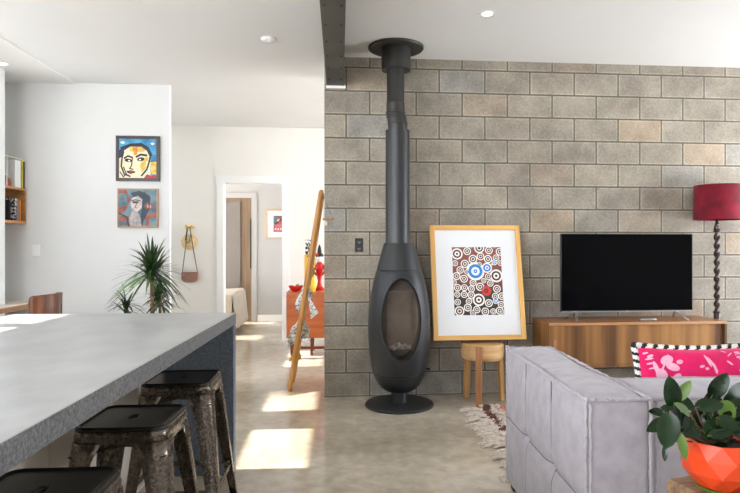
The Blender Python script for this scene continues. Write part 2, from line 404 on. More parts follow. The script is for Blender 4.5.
# ------------------------------------------------------------------ steel beam
e = tag(empty('ceiling_beam', (-.035, 1.0, 2.64)), 'dark grey steel beam running along the ceiling to the block wall', 'beam')
bx0, bx1 = -.113, .032
b = B().box(bx0, bx1, -3.55, WALLY-.001, 2.64, 2.652); b.box(-.041, -.031, -3.55, WALLY-.001, 2.652, CE-.016); b.box(bx0, bx1, -3.55, WALLY-.001, CE-.014, CE-.002)
obj('girder', b, M_beam, e)
b = B()
for k in range(28):
    for x in (bx0+.024, bx1-.024):
        b.lathe([(.0001,-.006),(.006,-.006),(.007,0)], (x, 4.9-.3*k, 2.640), 8)
obj('bolts', b, M_bolt, e)
b = B().box(bx0-.005, bx1+.015, WALLY-.012, WALLY-.001, 2.618, 2.638); obj('end_plate', b, M_trim, e)

# ------------------------------------------------------------------ ceiling fittings
def downlight(x, y, z, label):
    e = tag(empty('downlight', (x, y, z)), label, 'ceiling light', 'recessed ceiling downlights')
    b = B().lathe([(.036,0),(.036,-.004),(.050,-.004),(.052,0)], (x, y, z-.0005), 32, cap=False); obj('trim_ring', b, M_white, e, smooth=True)
    b = B().lathe([(.0001,-.002),(.036,-.002),(.036,0)], (x, y, z-.0005), 32); obj('lens', b, M_lightlens, e)
downlight(1.014, 4.06, CE, 'lit recessed downlight in the ceiling above the framed dot print')
downlight(-2.94, 5.50, CE-.012, 'lit recessed downlight in the ceiling at the far left above the desk nook')
e = tag(empty('smoke_detector', (-.55, 4.70, CE)), 'round white smoke detector on the ceiling left of the steel beam', 'smoke detector')
b = B().lathe([(.0001,-.024),(.045,-.022),(.056,-.014),(.062,-.002),(.062,0)], (-.55, 4.70, CE-.0005), 32); obj('casing', b, M_ceil, e, smooth=True)
b = B().lathe([(.0001,-.028),(.014,-.028),(.016,-.022)], (-.55, 4.70, CE-.0005), 16); obj('test_button', b, M_ceil, e)

# ------------------------------------------------------------------ kitchen island
BR = -R(1.43)
def bt(x, y, z=0):            # bench coordinates: origin at its far right corner
    c, s = math.cos(BR), math.sin(BR)
    return Vector((-.587 + x*c - y*s, 3.455 + x*s + y*c, z))
BT = Matrix.Translation((-.587, 3.455, 0)) @ Matrix.Rotation(BR, 4, 'Z')
def benchpart(name, boxes, m, root, **k):
    b = B()
    for q in boxes: b.box(*q)
    b.bm.transform(BT)
    return obj(name, b, m, root, **k)
e = tag(empty('island_worktop', bt(0,0)), 'long grey concrete island worktop with a waterfall end panel', 'worktop')
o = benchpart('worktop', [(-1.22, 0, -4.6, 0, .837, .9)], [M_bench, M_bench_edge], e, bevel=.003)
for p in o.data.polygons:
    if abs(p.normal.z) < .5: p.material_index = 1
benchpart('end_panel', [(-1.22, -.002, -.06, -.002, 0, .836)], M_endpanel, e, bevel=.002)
e2 = tag(empty('island_cabinet', bt(-.8, -2.2)), 'cream panelled cabinet under the concrete island worktop behind the bar stools', 'cabinet')
benchpart('carcass', [(-1.20, -.40, -4.5, -.062, .08, .835), (-1.16, -.45, -4.5, -.062, 0, .08)], M_cream, e2)
for k in range(7):
    benchpart('panel', [(-.399, -.381, -.064-.62*(k+1)+.004, -.064-.62*k, .09, .833)], M_cream, e2, bevel=.002)

# ------------------------------------------------------------------ bar stools
def rsq(h, r, n=12):
    """rounded square outline, n points per corner"""
    P = []
    for k, (sx, sy) in enumerate(((1,1),(-1,1),(-1,-1),(1,-1))):
        for i in range(n):
            a = PI/2*k + PI/2*i/(n-1)
            P.append((sx*(h-r)+r*math.cos(a), sy*(h-r)+r*math.sin(a)))
    return P
def make_stool():
    root = empty('bar_stool', (0,0,0))
    H = .665
    b = B(); n = 12
    def ring(h, r, z): return [(x, y, z) for x, y in rsq(h, r, n)]
    def slot(w, l, z):
        out = []
        for k, (sx, sy) in enumerate(((1,1),(-1,1),(-1,-1),(1,-1))):
            for i in range(n):
                a = PI/2*k + PI/2*i/(n-1)
                out.append((w*math.cos(a), sy*(l-w) + w*math.sin(a), z))
        return out
    L = [slot(.011, .026, H-.016), slot(.012, .027, H-.008), slot(.015, .031, H-.0055), slot(.018, .034, H-.0053), slot(.022, .038, H-.0053)]
    hole = slot(.022, .038, 0)
    for t in (.2, .4, .6, .8, .95):
        sq = ring(.138, .035, 0)
        L.append([(hx+(sx-hx)*t, hy+(sy-hy)*t, H-.0055) for (hx,hy,_), (sx,sy,_) in zip(hole, sq)])
    L += [ring(.138,.035,H-.0045), ring(.141,.037,H-.001), ring(.146,.040,H+.0005), ring(.150,.043,H-.002), ring(.1525,.045,H-.007), ring(.1535,.046,H-.013)]
    b.loops(L, cap=False)
    obj('seat', b, M_seat, root, smooth=True, local=True, solid=.0015, angle=60)
    b = B()
    b.loops([ring(.1525,.045,H-.012), ring(.154,.046,H-.03), ring(.157,.047,H-.062)], cap=False)
    b.loops([ring(.1545,.046,H-.028), ring(.1565,.0475,H-.031), ring(.1555,.046,H-.034)], cap=False)
    obj('apron', b, M_gun, root, smooth=True, local=True, solid=.002, angle=60)
    for sx, sy in ((1,1),(-1,1),(-1,-1),(1,-1)):
        b = B(); L = []
        for k in range(11):
            t = k/10
            c = .1575+.062*t; w = .082-.047*t; r = .046-.028*t
            z = (H-.055)*(1-t) + .004
            if k == 0: w = .105
            if k == 1: w = .080
            sec = [(c-w, c-.006), (c-w, c), (c-(w+r)/2, c)]
            for i in range(7):
                a = PI/2 - PI/2*i/6
                sec.append((c-r+r*math.cos(a), c-r+r*math.sin(a)))
            sec += [(c, c-(w+r)/2), (c, c-w), (c-.006, c-w)]
            L.append([(sx*x, sy*y, z) for x, y in sec])
        b.loops(L, closed=False, cap=False)
        leg = obj('leg', b, M_gun, root, smooth=True, local=True, solid=.003, angle=50)
        b = B()
        c = .2195
        b.loops([[(sx*(c-.042), sy*(c-.042), z), (sx*(c+.003), sy*(c-.042), z), (sx*(c+.003), sy*(c+.003), z), (sx*(c-.042), sy*(c+.003), z)] for z in (0, .022)])
        obj('foot', b, M_black, leg, local=True, bevel=.004)
    # cross brace below the seat
    b = B()
    zc = H-.105
    for s in (1,-1):
        b.bar((-.155, -.155*s, zc+.008), (.155, .155*s, zc+.008), .02, .004)
    b.lathe([(.0001,.014),(.012,.014),(.012,.0),(.0001,.0)], (0,0,zc), 12)
    obj('cross_brace', b, M_brace, root, local=True)
    z = .19; c = .196
    for (p, q) in (((-c,-c),(c,-c)), ((c,-c),(c,c)), ((c,c),(-c,c)), ((-c,c),(-c,-c))):
        b = B().bar((p[0]*.97,p[1]*.97,z), (q[0]*.97,q[1]*.97,z), .006, .024)
        obj('footrest', b, M_gun, root, local=True)
    return root
st = make_stool()
for k, (x, y, lab) in enumerate(((-.735, 2.88, 'rust-flecked gunmetal bar stool farthest along the island, nearest its dark end panel'),
                                 (-.742, 2.232, 'rust-flecked gunmetal bar stool in the middle of the three at the island'),
                                 (-.752, 1.575, 'dark-seated gunmetal bar stool nearest the front, cut off by the bottom left corner'))):
    o = st if k == 0 else copy_tree(st)
    o.location = (x, y, 0); o.rotation_euler.z = (0, R(-1.5), R(-1))[k]
    tag(o, lab, 'stool', 'metal bar stools along the kitchen island')

# ------------------------------------------------------------------ wood stove
SX, SY = .475, 4.80
K = 4.81/598
zz = lambda py: 1.275 - (py-246.5)*K
e = tag(empty('wood_stove', (SX, SY, 0)), 'black egg-shaped freestanding wood stove with tall flue against the block wall', 'stove')
b = B().lathe([(.0001,0),(.272,0),(.276,.004),(.276,.014),(.268,.022),(.12,.026),(.0001,.026)], (SX,SY-.015,0), 72); obj('base_plate', b, M_stove, e, smooth=True)
b = B().lathe([(.066,.024),(.064,.06),(.066,.13)], (SX,SY,0), 40); obj('pedestal', b, M_stove, e, smooth=True)
prof = [(391.5,9),(390.5,13),(387,18.2),(382,22),(376,25),(372.6,26.2),(372.3,25.8),(371.8,25.8),(371.5,26.6),(362,28.6),(352,30),(340,30.9),(328,31.2),(316,30.9),(304,29.9),(292,28.1),(280,25.6),(271.2,22.9),(270.6,22.2),(269.8,22.2),(269.2,22.4),(262,20.6),(252,17.8),(244.5,15.6),(243,15.2)]
def inter(py):
    for (a, ra), (c, rc) in zip(prof, prof[1:]):
        if a >= py >= c: return (ra + (rc-ra)*(a-py)/(a-c))*K
    return .1
fine = []
for (a, ra), (c, rc) in zip(prof, prof[1:]):
    fine.append((ra*K, zz(a)))
fine.append((prof[-1][1]*K, zz(prof[-1][0])))
body_b = B().lathe(fine, (SX,SY,0), 96)
body = obj('firebox', body_b, [M_stove, M_cavity], e, smooth=False)
cutb = B()
oz, ow, oh = zz(317), .158, .325
n = 64
def oval(sx, y, sz=None):
    sz = sx if sz is None else sz
    return [(SX+ow*sx*math.cos(2*PI*i/n), y, oz+oh*sz*math.sin(2*PI*i/n)*(1.0 if math.sin(2*PI*i/n) > 0 else 1.0)) for i in range(n)]
cutb.loops([oval(1.0, SY+.03), oval(1.0, SY-.5)], mi=0)
cut = obj('cutter', cutb, [M_cavity, M_cavity], e)
bpy.context.view_layer.update()
md = body.modifiers.new('c', 'BOOLEAN'); md.object = cut; md.operation = 'DIFFERENCE'; md.solver = 'EXACT'
try: md.material_mode = 'TRANSFER'
except Exception: pass
dg = bpy.context.evaluated_depsgraph_get()
nm = bpy.data.meshes.new_from_object(body.evaluated_get(dg))
body.modifiers.clear(); body.data = nm
bpy.data.objects.remove(cut)
for p in nm.polygons: p.use_smooth = True
nm.set_sharp_from_angle(angle=R(28))
# bevelled rim that follows the oval cut
b = B()
def surf(sc_, off):
    out = []
    for i in range(n):
        a = 2*PI*i/n
        x = ow*sc_*math.cos(a); z = oz+oh*sc_*math.sin(a)
        py = 246.5-(z-1.275)/K
        r = inter(py)
        out.append((SX+x, SY-math.sqrt(max(r*r-x*x, .0001))-off, z))
    return out
b.loops([surf(1.035, -.003), surf(1.02, .004), surf(.985, .004), surf(.955, -.012), oval(.93, SY-.135)], cap=False)
obj('door_rim', b, M_stove, e, smooth=True, solid=.003)
b = B(); b.loops([oval(.97, SY-.128), oval(.97, SY-.124)])
obj('glass_door', b, M_fireglass, e)
b = B()
for k in range(130):
    a = random.random()*2*PI; r = math.sqrt(random.random())*.095
    h = max(0, .03-.25*r)+random.random()*.03
    x = SX+r*math.cos(a)*1.0; y = SY-.055+r*.55*math.sin(a)
    s = random.uniform(.008,.017)
    b.sphere((x, y, zz(352)+.025+h), s, n=4, sc3=(1,random.uniform(.6,1),random.uniform(.5,.9)))
obj('ash_bed', b, M_ash, e)
b = B().box(SX-.10, SX+.10, SY+.0, SY+.022, zz(350), zz(292)); b.box(SX-.115, SX+.115, SY-.10, SY+.02, zz(291)-.004, zz(291)+.008)
obj('baffle', b, M_cavity, e)
b = B().bar((SX-.05, SY-.228, zz(373.5)), (SX+.05, SY-.228, zz(373.5)), .028, .008); obj('ash_door_lip', b, M_stove, e, bevel=.003)
b = B().tube([(SX+.19, SY-.07, zz(367)), (SX+.225, SY-.09, zz(367.5))], .007, 10); b.sphere((SX+.23, SY-.093, zz(367.5)), .011, n=8); obj('air_lever', b, M_black, e, smooth=True)
b = B().lathe([(.0995, zz(243.5)), (.0975, zz(242.5)), (.0975, zz(132)), (.099, zz(132)), (.099, zz(130.6)), (.07, zz(130.6))], (SX-.012,SY,0), 56); obj('lower_flue', b, M_flue, e, smooth=True)
b = B(); ux = SX-.028
pts = [(SX-.012,SY,zz(131)), (SX-.012,SY,zz(124)), (SX-.016,SY+.004,zz(120)), (ux,SY+.012,zz(114)), (ux,SY+.012,zz(108)), (ux,SY+.012,zz(103))]
b.tube(pts, [.077,.078,.078,.076,.074,.074], 40)
for py, x, y in ((124,SX-.012,SY),(117,ux+.006,SY+.007),(112.5,ux,SY+.011)):
    b.lathe([(.076,-.004),(.082,-.002),(.082,.002),(.076,.004)], (x,y,zz(py)), 40, cap=False)
obj('elbow', b, M_fluedark, e, smooth=True)
b = B().lathe([(.0735, zz(104.5)), (.0735, zz(103)), (.0715, zz(102.5)), (.0715, zz(60))], (ux,SY+.012,0), 40); obj('upper_flue', b, M_fluedark, e, smooth=True)
b = B().lathe([(.0720, zz(69.5)), (.118, zz(69.5)), (.118, CE-.012)], (ux+.004,SY+.012,0), 48); obj('collar', b, M_fluedark, e, smooth=True)
b = B().lathe([(.117, CE-.014), (.218, CE-.020), (.223, CE-.014), (.223, CE-.001), (.1, CE-.001)], (ux+.004,SY+.012,0), 64); obj('ceiling_flange', b, M_fluedark, e, smooth=True)

# ------------------------------------------------------------------ power point on the block wall, switches
e = tag(empty('power_outlet', (wp(359,245,WALLY)[0], WALLY, 1.25)), 'black double power outlet on the block wall left of the stove', 'outlet')
ox, ozz = wp(359, 245, WALLY)
b = B().box(ox-.035, ox+.035, WALLY-.012, WALLY-.0005, ozz-.058, ozz+.058); obj('face_plate', b, M_black, e, bevel=.003)
for s in (1,-1):
    b = B()
    for dx in (-.008,.008): b.box(ox+dx-.0015, ox+dx+.0015, WALLY-.0135, WALLY-.0118, ozz+s*.028-.008, ozz+s*.028+.003)
    b.box(ox-.0015, ox+.0015, WALLY-.0135, WALLY-.0118, ozz+s*.028-.018, ozz+s*.028-.010)
    obj('socket', b, M_silver, e)
b = B(); b.box(ox-.027, ox-.019, WALLY-.015, WALLY-.0118, ozz-.008, ozz+.008); obj('rocker', b, M_tvbezel, e)
ox, ozz = wp(36.5, 250.5, PW)
e = tag(empty('light_switch', (ox, PW, ozz)), 'small white switch plate on the wall below the book shelf', 'light switch')
b = B().box(ox-.037, ox+.037, PW-.010, PW-.0005, ozz-.058, ozz+.058); obj('face_plate', b, M_white, e, bevel=.003)
b = B().box(ox-.008, ox+.008, PW-.014, PW-.0095, ozz-.014, ozz+.014); obj('rocker', b, M_trim, e, bevel=.002)

# ------------------------------------------------------------------ carved stool + framed dot print
SC = Vector((1.167, 4.835, 0))
e = tag(empty('timber_stool', SC), 'round pale timber stool on three legs below the framed dot print', 'stool')
top = .482
b = B().lathe([(.0001,top-.125),(.16,top-.125),(.170,top-.115),(.176,top-.06),(.172,top-.008),(.164,top),(.0001,top-.004)], SC, 40); obj('seat', b, M_stoolw, e, smooth=True)
for k, (a, m_) in enumerate(((R(248), M_stooldark), (R(128), M_stoolleg), (R(8), M_stoolleg))):
    d = Vector((math.cos(a), math.sin(a), 0)); t = Vector((-d.y, d.x, 0))
    b = B()
    z1 = top-.004 if k == 0 else top-.118
    r1 = .181 if k == 0 else .155
    r0 = .192 if k == 0 else .172
    b.loops([[SC+d*(r+j*w2)+t*i*w+Vector((0,0,z)) for i, j in ((-1,-1),(1,-1),(1,1),(-1,1))] for r, z, w, w2 in ((r0,0,.021,.016),(r1,z1,.026,.02 if k else .012))])
    o = obj('leg', b, m_, e, bevel=.004)
    if k == 0: o['label'] = 'darker leg notched into the front of the seat'
# print: local frame, x right, z up, leaning back
W, H = .775, .968
lean = math.asin(.20/H)
th = R(.15)
e = empty('framed_print', (1.148, 4.852, top+.020), (-lean, -th, 0))
tag(e, 'large ash-framed dot circle print leaning on the timber stool against the block wall', 'framed print')
fw = .04
for q in ((-W/2, -W/2+fw), (W/2-fw, W/2)):
    obj('frame_side', B().box(q[0], q[1], -.035, 0, 0, H), M_ply, e, local=True, bevel=.002)
for q in ((0, fw), (H-fw, H)):
    obj('frame_rail', B().box(-W/2+fw, W/2-fw, -.035, 0, q[0], q[1]), M_plyx, e, local=True, bevel=.002)
b = B().box(-W/2+fw, W/2-fw, -.020, -.004, fw, H-fw); obj('mount', b, M_mount, e, local=True)
# print image: earthy field with concentric rings
M_field = bpy.data.materials.new('print_field'); M_field.use_nodes = True
nt = M_field.node_tree; p = nt.nodes['Principled BSDF']; p.inputs['Roughness'].default_value = .6
tc = nt.nodes.new('ShaderNodeTexCoord'); sp = nt.nodes.new('ShaderNodeSeparateXYZ'); nt.links.new(tc.outputs['Object'], sp.inputs[0])
mr = nt.nodes.new('ShaderNodeMapRange'); mr.inputs['From Min'].default_value = .2; mr.inputs['From Max'].default_value = .8; nt.links.new(sp.outputs['Z'], mr.inputs['Value'])
cr = nt.nodes.new('ShaderNodeValToRGB'); nt.links.new(mr.outputs[0], cr.inputs['Fac'])
cr.color_ramp.elements[0].color = srgb(38,40,40); cr.color_ramp.elements[1].color = srgb(140,84,74)
x = cr.color_ramp.elements.new(.3); x.color = srgb(56,46,44)
x = cr.color_ramp.elements.new(.5); x.color = srgb(120,66,56)
nt.links.new(cr.outputs[0], p.inputs['Base Color'])
M_rc = mat('print_cream', srgb(236,230,222), .6, var=.01); M_rb = mat('print_blue', srgb(30,128,206), .6, var=.03); M_rr = mat('print_red', srgb(196,56,46), .6, var=.03)
M_rd = mat('print_dark_brown', srgb(70,40,38), .6, var=.05); M_rlb = mat('print_pale_blue', srgb(150,190,216), .6, var=.03)
b = B()
pw, ph = .418, .575
pz0 = .205; px0 = -pw/2+.005
yy = -.0205
b.box(px0, px0+pw, yy-.0005, yy+.0005, pz0, pz0+ph, 0)
def disc(cx, cz, r, y, mi):
    P = []
    for i in range(28):
        a = 2*PI*i/28
        P.append((min(max(cx+r*math.cos(a), px0), px0+pw), y, min(max(cz+r*math.sin(a), pz0), pz0+ph)))
    try: b.face(P, mi)
    except ValueError: pass
def rings(u, v, r, cols):
    cx, cz = px0+u*pw, pz0+v*ph
    for k, (f, mi) in enumerate(cols): disc(cx, cz, r*f, yy-.0008-.0002*k, mi)
circ = [(.46,.64,.060,'B'),(.70,.69,.036,'b'),(.88,.57,.055,'D'),(.66,.35,.042,'R'),(.50,.22,.052,'D'),(.10,.90,.048,'D'),(.31,.94,.034,''),(.56,.985,.045,''),(.76,.95,.034,''),(.98,.93,.035,''),(.42,.82,.038,''),(.58,.86,.034,''),(.73,.82,.036,''),(.25,.75,.036,''),(.90,.84,.028,''),(.05,.76,.026,''),(.15,.66,.032,''),(.07,.57,.034,''),(.22,.53,.034,''),(.40,.47,.030,''),(.54,.41,.036,''),(.88,.38,.034,''),(.08,.40,.032,''),(.22,.40,.030,''),(.36,.38,.030,''),(.21,.30,.030,''),(.35,.29,.032,''),(.07,.30,.026,''),(.07,.19,.028,''),(.30,.20,.028,''),(.70,.17,.034,''),(.84,.27,.030,''),(.97,.27,.032,''),(.84,.20,.02,'b'),(.95,.15,.030,''),(.10,.06,.042,''),(.27,.11,.034,''),(.45,.08,.032,''),(.62,.05,.034,''),(.78,.05,.026,''),(.91,.06,.034,''),(.37,.03,.026,''),(.98,.76,.024,''),(.86,.77,.02,'b'),(.72,.56,.03,''),(.62,.50,.022,''),(.75,.46,.028,''),(.55,.74,.022,''),(.28,.63,.022,''),(.95,.03,.02,''),(.02,.48,.022,'')]
for u, v, r, k in circ:
    if k == 'B': rings(u, v, r, [(1.3,1),(1,2),(.6,1),(.28,2),(.1,1)])
    elif k == 'b': rings(u, v, r, [(1.2,1),(.9,2),(.5,1),(.25,2)])
    elif k == 'R': rings(u, v, r, [(1,3),(.45,4),(.2,3)])
    elif k == 'D': rings(u, v, r, [(1,1),(.74,4),(.46,1),(.2,4)])
    else: rings(u, v, r*.97, [(1,1),(.74,4),(.47,1),(.27,4)])
for k in range(60):
    u, v = random.random(), random.random()
    if all(math.hypot((u-a)*pw, (v-c)*ph) > r*1.15+.006 for a, c, r, _ in circ): rings(u, v, random.uniform(.004,.009), [(1,5 if random.random() < .3 else 1),(.4,4)])
obj('dot_print', b, [M_field, M_rc, M_rb, M_rr, M_rd, M_rlb], e, local=True, recalc=False)

# ------------------------------------------------------------------ sideboard, television
e = tag(empty('sideboard', (2.44, 4.88, 0)), 'long low teak sideboard under the television against the block wall', 'sideboard')
x0, x1, y0, y1, z0, z1 = 1.672, 3.18, 4.672, 5.085, .30, .66
b = B(); b.box(x0, x0+.02, y0, y1, z0, z1-.022); b.box(x1-.02, x1, y0, y1, z0, z1-.022); b.box(x0+.02, x1-.02, y0, y1, z0, z0+.02); b.box(x0+.02, x1-.02, y1-.01, y1, z0+.02, z1-.022)
obj('carcass', b, M_teak, e, bevel=.0015)
b = B().box(x0, x1, y0, y1, z1-.022, z1); o = obj('top', b, [M_teakx, M_teakedge], e, bevel=.0015)
for p in o.data.polygons:
    if p.normal.y < -.5: p.material_index = 1
xm = x0+.02+.735
for k, (a, c, yo) in enumerate(((x0+.021, xm, .004), (xm-.02, x1-.021, .022))):
    b = B().box(a, c, y0+yo, y0+yo+.016, z0+.022, z1-.024); d = obj('door', b, M_teak, e, bevel=.001)
    hx = a+.03 if k == 0 else a+.06
    b = B().box(hx-.007, hx+.007, y0+yo-.0015, y0+yo+.001, .455, .525); obj('pull', b, M_recess, d, bevel=.003)
for sx in (x0+.12, x1-.12):
    for sy in (y0+.07, y1-.07):
        b = B().tube([(sx, sy, 0), (sx, sy, z0)], [.011,.019], 16); obj('leg', b, M_teakx, e, smooth=True)

TY = 4.83
tl, tt = wp(560.9, 233.8, TY); tr, tb = wp(692.7, 311.3, TY)
tb = .728; tt = 1.382
e = tag(empty('television', ((tl+tr)/2, TY, .66)), 'black flatscreen television standing on the teak sideboard', 'television')
b = B().box(tl, tr, TY, TY+.022, tb, tt); b.box(tl+.2, tr-.2, TY+.022, TY+.05, tb+.04, tb+.4); obj('housing', b, M_tvbezel, e, bevel=.003)
b = B().box(tl+.007, tr-.007, TY-.001, TY+.001, tb+.014, tt-.007); obj('screen', b, M_tvscreen, e)
b = B().box(tl+.002, tr-.002, TY-.003, TY+.001, tb, tb+.007); obj('lower_trim', b, M_silver, e)
b = B().box((tl+tr)/2-.014, (tl+tr)/2+.014, TY-.004, TY-.0005, tb-.004, tb+.009); obj('badge', b, M_silver, e)
for fx, s in ((1.97, -1), (2.83, 1)):
    b = B()
    b.bar((fx-s*.0, TY+.015, tb+.004), (fx+s*.05, TY-.10, .666), .016, .008); b.bar((fx, TY+.015, tb+.004), (fx+s*.05, TY+.13, .666), .016, .008)
    obj('foot', b, M_silver, e, bevel=.002)
rx = wp(647, 314, 4.78)[0]
e = tag(empty('remote_control', (rx, 4.76, .66)), 'slim silver remote control lying under the television on the sideboard', 'remote control')
b = B().box(rx-.07, rx+.07, 4.755, 4.79, .6605, .676); obj('body', b, M_silver, e, bevel=.004)
b = B()
for k in range(5): b.lathe([(.004,0),(.004,.002),(.0001,.002)], (rx-.05+.022*k, 4.772, .676), 8)
obj('buttons', b, M_black, e)

# ------------------------------------------------------------------ floor lamp with barley twist pole
LXm, LYm = 3.236, 4.89
e = tag(empty('floor_lamp', (LXm, LYm, 0)), 'floor lamp with crimson drum shade and dark twisted wooden pole', 'floor lamp')
b = B().lathe([(.0001,0),(.13,0),(.135,.015),(.12,.03),(.06,.045),(.035,.07),(.03,.12)], (LXm,LYm,0), 40); obj('base', b, M_lampwood, e, smooth=True)
b = B(); n = 16; L = []
b.lathe([(.028,.11),(.022,.15),(.026,.60),(.026,.70),(.033,.705),(.033,.715),(.024,.72)], (LXm,LYm,0), 24)
N_ = 170
for k in range(N_+1):
    z = .72+.76*k/N_; ph_ = z/.072*2*PI/1.0
    L.append([(LXm+(.0200+.0075*math.cos(2*(a:=2*PI*i/n)-ph_))*math.cos(a), LYm+(.0200+.0075*math.cos(2*a-ph_))*math.sin(a), z) for i in range(n)])
b.loops(L)
b.lathe([(.028,1.40),(.03,1.41),(.02,1.42),(.024,1.45),(.012,1.48),(.012,1.56)], (LXm,LYm,0), 20)
obj('pole', b, M_lampwood, e, smooth=True)
sz0, sz1 = 1.505, 1.802
scx = LXm+.014
b = B().lathe([(.197,sz0),(.197,sz0+.006),(.192,sz1-.006),(.192,sz1)], (scx,LYm,0), 64, cap=False); obj('lamp_shade', b, M_shade, e, smooth=True, solid=.003)
b = B()
for a in (0, 2*PI/3, 4*PI/3): b.tube([(LXm,LYm,1.56), (scx+.19*math.cos(a), LYm+.19*math.sin(a), sz0+.02)], .002, 6)
obj('shade_carrier', b, M_silver, e)

# ------------------------------------------------------------------ sofa
def rbox(b, x0, x1, y0, y1, z0, z1, r=.02, step=.03, disp=None, mi=0):
    """soft box: gridded sides, rounded edges, optional displacement(face, p) -> Vector"""
    bm = b.bm
    lo = Vector((x0,y0,z0)); hi = Vector((x1,y1,z1)); d = hi-lo
    nn = [max(2, int(round(q/step))) for q in d]
    for ax in range(3):
        u, v = (ax+1)%3, (ax+2)%3
        for side in (0,1):
            g = []
            for i in range(nn[u]+1):
                row = []
                for j in range(nn[v]+1):
                    p = Vector((0,0,0)); p[ax] = hi[ax] if side else lo[ax]
                    p[u] = lo[u]+d[u]*i/nn[u]; p[v] = lo[v]+d[v]*j/nn[v]
                    off = disp((ax, side), p) if disp else Vector((0,0,0))
                    # fade displacement at edges
                    q = Vector([min(max(p[k], lo[k]+r), hi[k]-r) for k in range(3)])
                    w = p-q
                    pr = q + (w.normalized()*r if w.length > 1e-9 else w)
                    row.append(bm.verts.new(pr+off))
                g.append(row)
            for i in range(nn[u]):
                for j in range(nn[v]):
                    f = bm.faces.new((g[i][j], g[i+1][j], g[i+1][j+1], g[i][j+1])); f.material_index = mi
    bmesh.ops.remove_doubles(bm, verts=bm.verts, dist=1e-5)
    return b
e = tag(empty('sofa', (2.0, 2.5, 0)), 'grey-lilac velvet sofa with tufted panels and piped edges facing the television', 'sofa')
SZ = .735
def arm_disp(f, p):
    ax, side = f
    o = Vector((0,0,0))
    ey = min(p.y-2.0, 3.09-p.y)/.10; ez = min(p.z-.03, SZ-p.z)/.10
    ed = max(0, min(1, ey))*max(0, min(1, ez))
    if ax == 0:
        s = -1 if side == 0 else 1
        puff = .012*ed
        for sy in (2.363, 2.727):
            dy = abs(p.y-sy); puff -= .013*math.exp(-(dy/.016)**2)*min(1, max(0,ez))
        dz_ = abs(p.z-.375); puff -= .013*math.exp(-(dz_/.014)**2)*min(1, max(0,ey))
        for sy in (2.363, 2.727):
            puff -= .02*math.exp(-((p.y-sy)**2+(p.z-.375)**2)/.0022)
        o.x = s*puff
    if ax == 2 and side == 1:
        t = (p.y-2.0)/1.09
        o.z = .016*math.sin(PI*min(max((p.x-.87)/.235,0),1))*min(1, max(0, ey)) + .004*math.sin(9*p.y)
    if ax == 1:
        o.y = (-1 if side == 0 else 1)*.010*max(0, math.sin(PI*min(max((p.x-.87)/.235,0),1)))*min(1,max(0,ez))
    return o
b = rbox(B(), .87, 1.105, 2.0, 3.09, .03, SZ, .022, .014, arm_disp)
arm = obj('arm', b, M_sofa, e, smooth=True, angle=80)
def wig(pts, amp=.0035, n=60, seed=0):
    rnd = random.Random(seed); out = []
    P = [Vector(p) for p in pts]
    tot = sum((P[i+1]-P[i]).length for i in range(len(P)-1))
    for i in range(len(P)-1):
        m = max(2, int(n*(P[i+1]-P[i]).length/tot))
        for k in range(m):
            out.append(P[i].lerp(P[i+1], k/m)+Vector((rnd.uniform(-amp,amp), rnd.uniform(-amp,amp), rnd.uniform(-amp,amp))))
    out.append(P[-1]); return out
def piping(lines, parent, r=.0075, seed=1):
    b = B()
    for k, l in enumerate(lines): b.tube(wig(l, .0022, 64, seed+k), r, 8)
    obj('piping', b, M_pipe, parent, smooth=True)
ax0, ax1, ay0, ay1 = .871, 1.104, 2.000, 3.089
zt = SZ+.001
piping([[(ax0,ay0,zt),(ax0,ay1,zt)], [(ax1,ay0,zt),(ax1,ay1,zt)], [(ax0,ay0,zt),(ax1,ay0,zt)], [(ax0,ay1,zt),(ax1,ay1,zt)],
        [(ax0,ay0,zt),(ax0,ay0,.04)], [(ax1,ay0,zt),(ax1,ay0,.04)], [(ax0,ay1,zt),(ax0,ay1,.04)],
        [(ax0+.014,ay0-.004,zt-.012),(ax0+.016,ay0-.004,.04)]], arm, .0065)
for c in ((ax0,ay0),(ax1,ay0),(ax0,ay1)):
    obj('corner_knot', B().sphere((c[0],c[1],zt+.004), .012, n=8, sc3=(1,1,.8)), M_pipe, arm, smooth=True)
M_seam_shade = mat('sofa_seam_shade', srgb(112,106,112), .9, var=.05)  # darker tubes along the seams stand in for shade in the creases
def onleft(y, z): return Vector((.87, y, z)) + arm_disp((0,0), Vector((.87, y, z))) + Vector((-.0028,0,0))
for sy in (2.363, 2.727):
    obj('seam_shade', B().tube([onleft(sy, .05+.67*k/60) for k in range(61)], .0026, 6), M_seam_shade, arm, smooth=True)
obj('seam_shade', B().tube([onleft(2.02+1.05*k/90, .375) for k in range(91)], .0026, 6), M_seam_shade, arm, smooth=True)
for sy in (2.363, 2.727): obj('tuft_button', B().sphere((.8735+.012, sy, .375), .008, n=8, sc3=(.6,1,1)), M_pipe, arm, smooth=True)
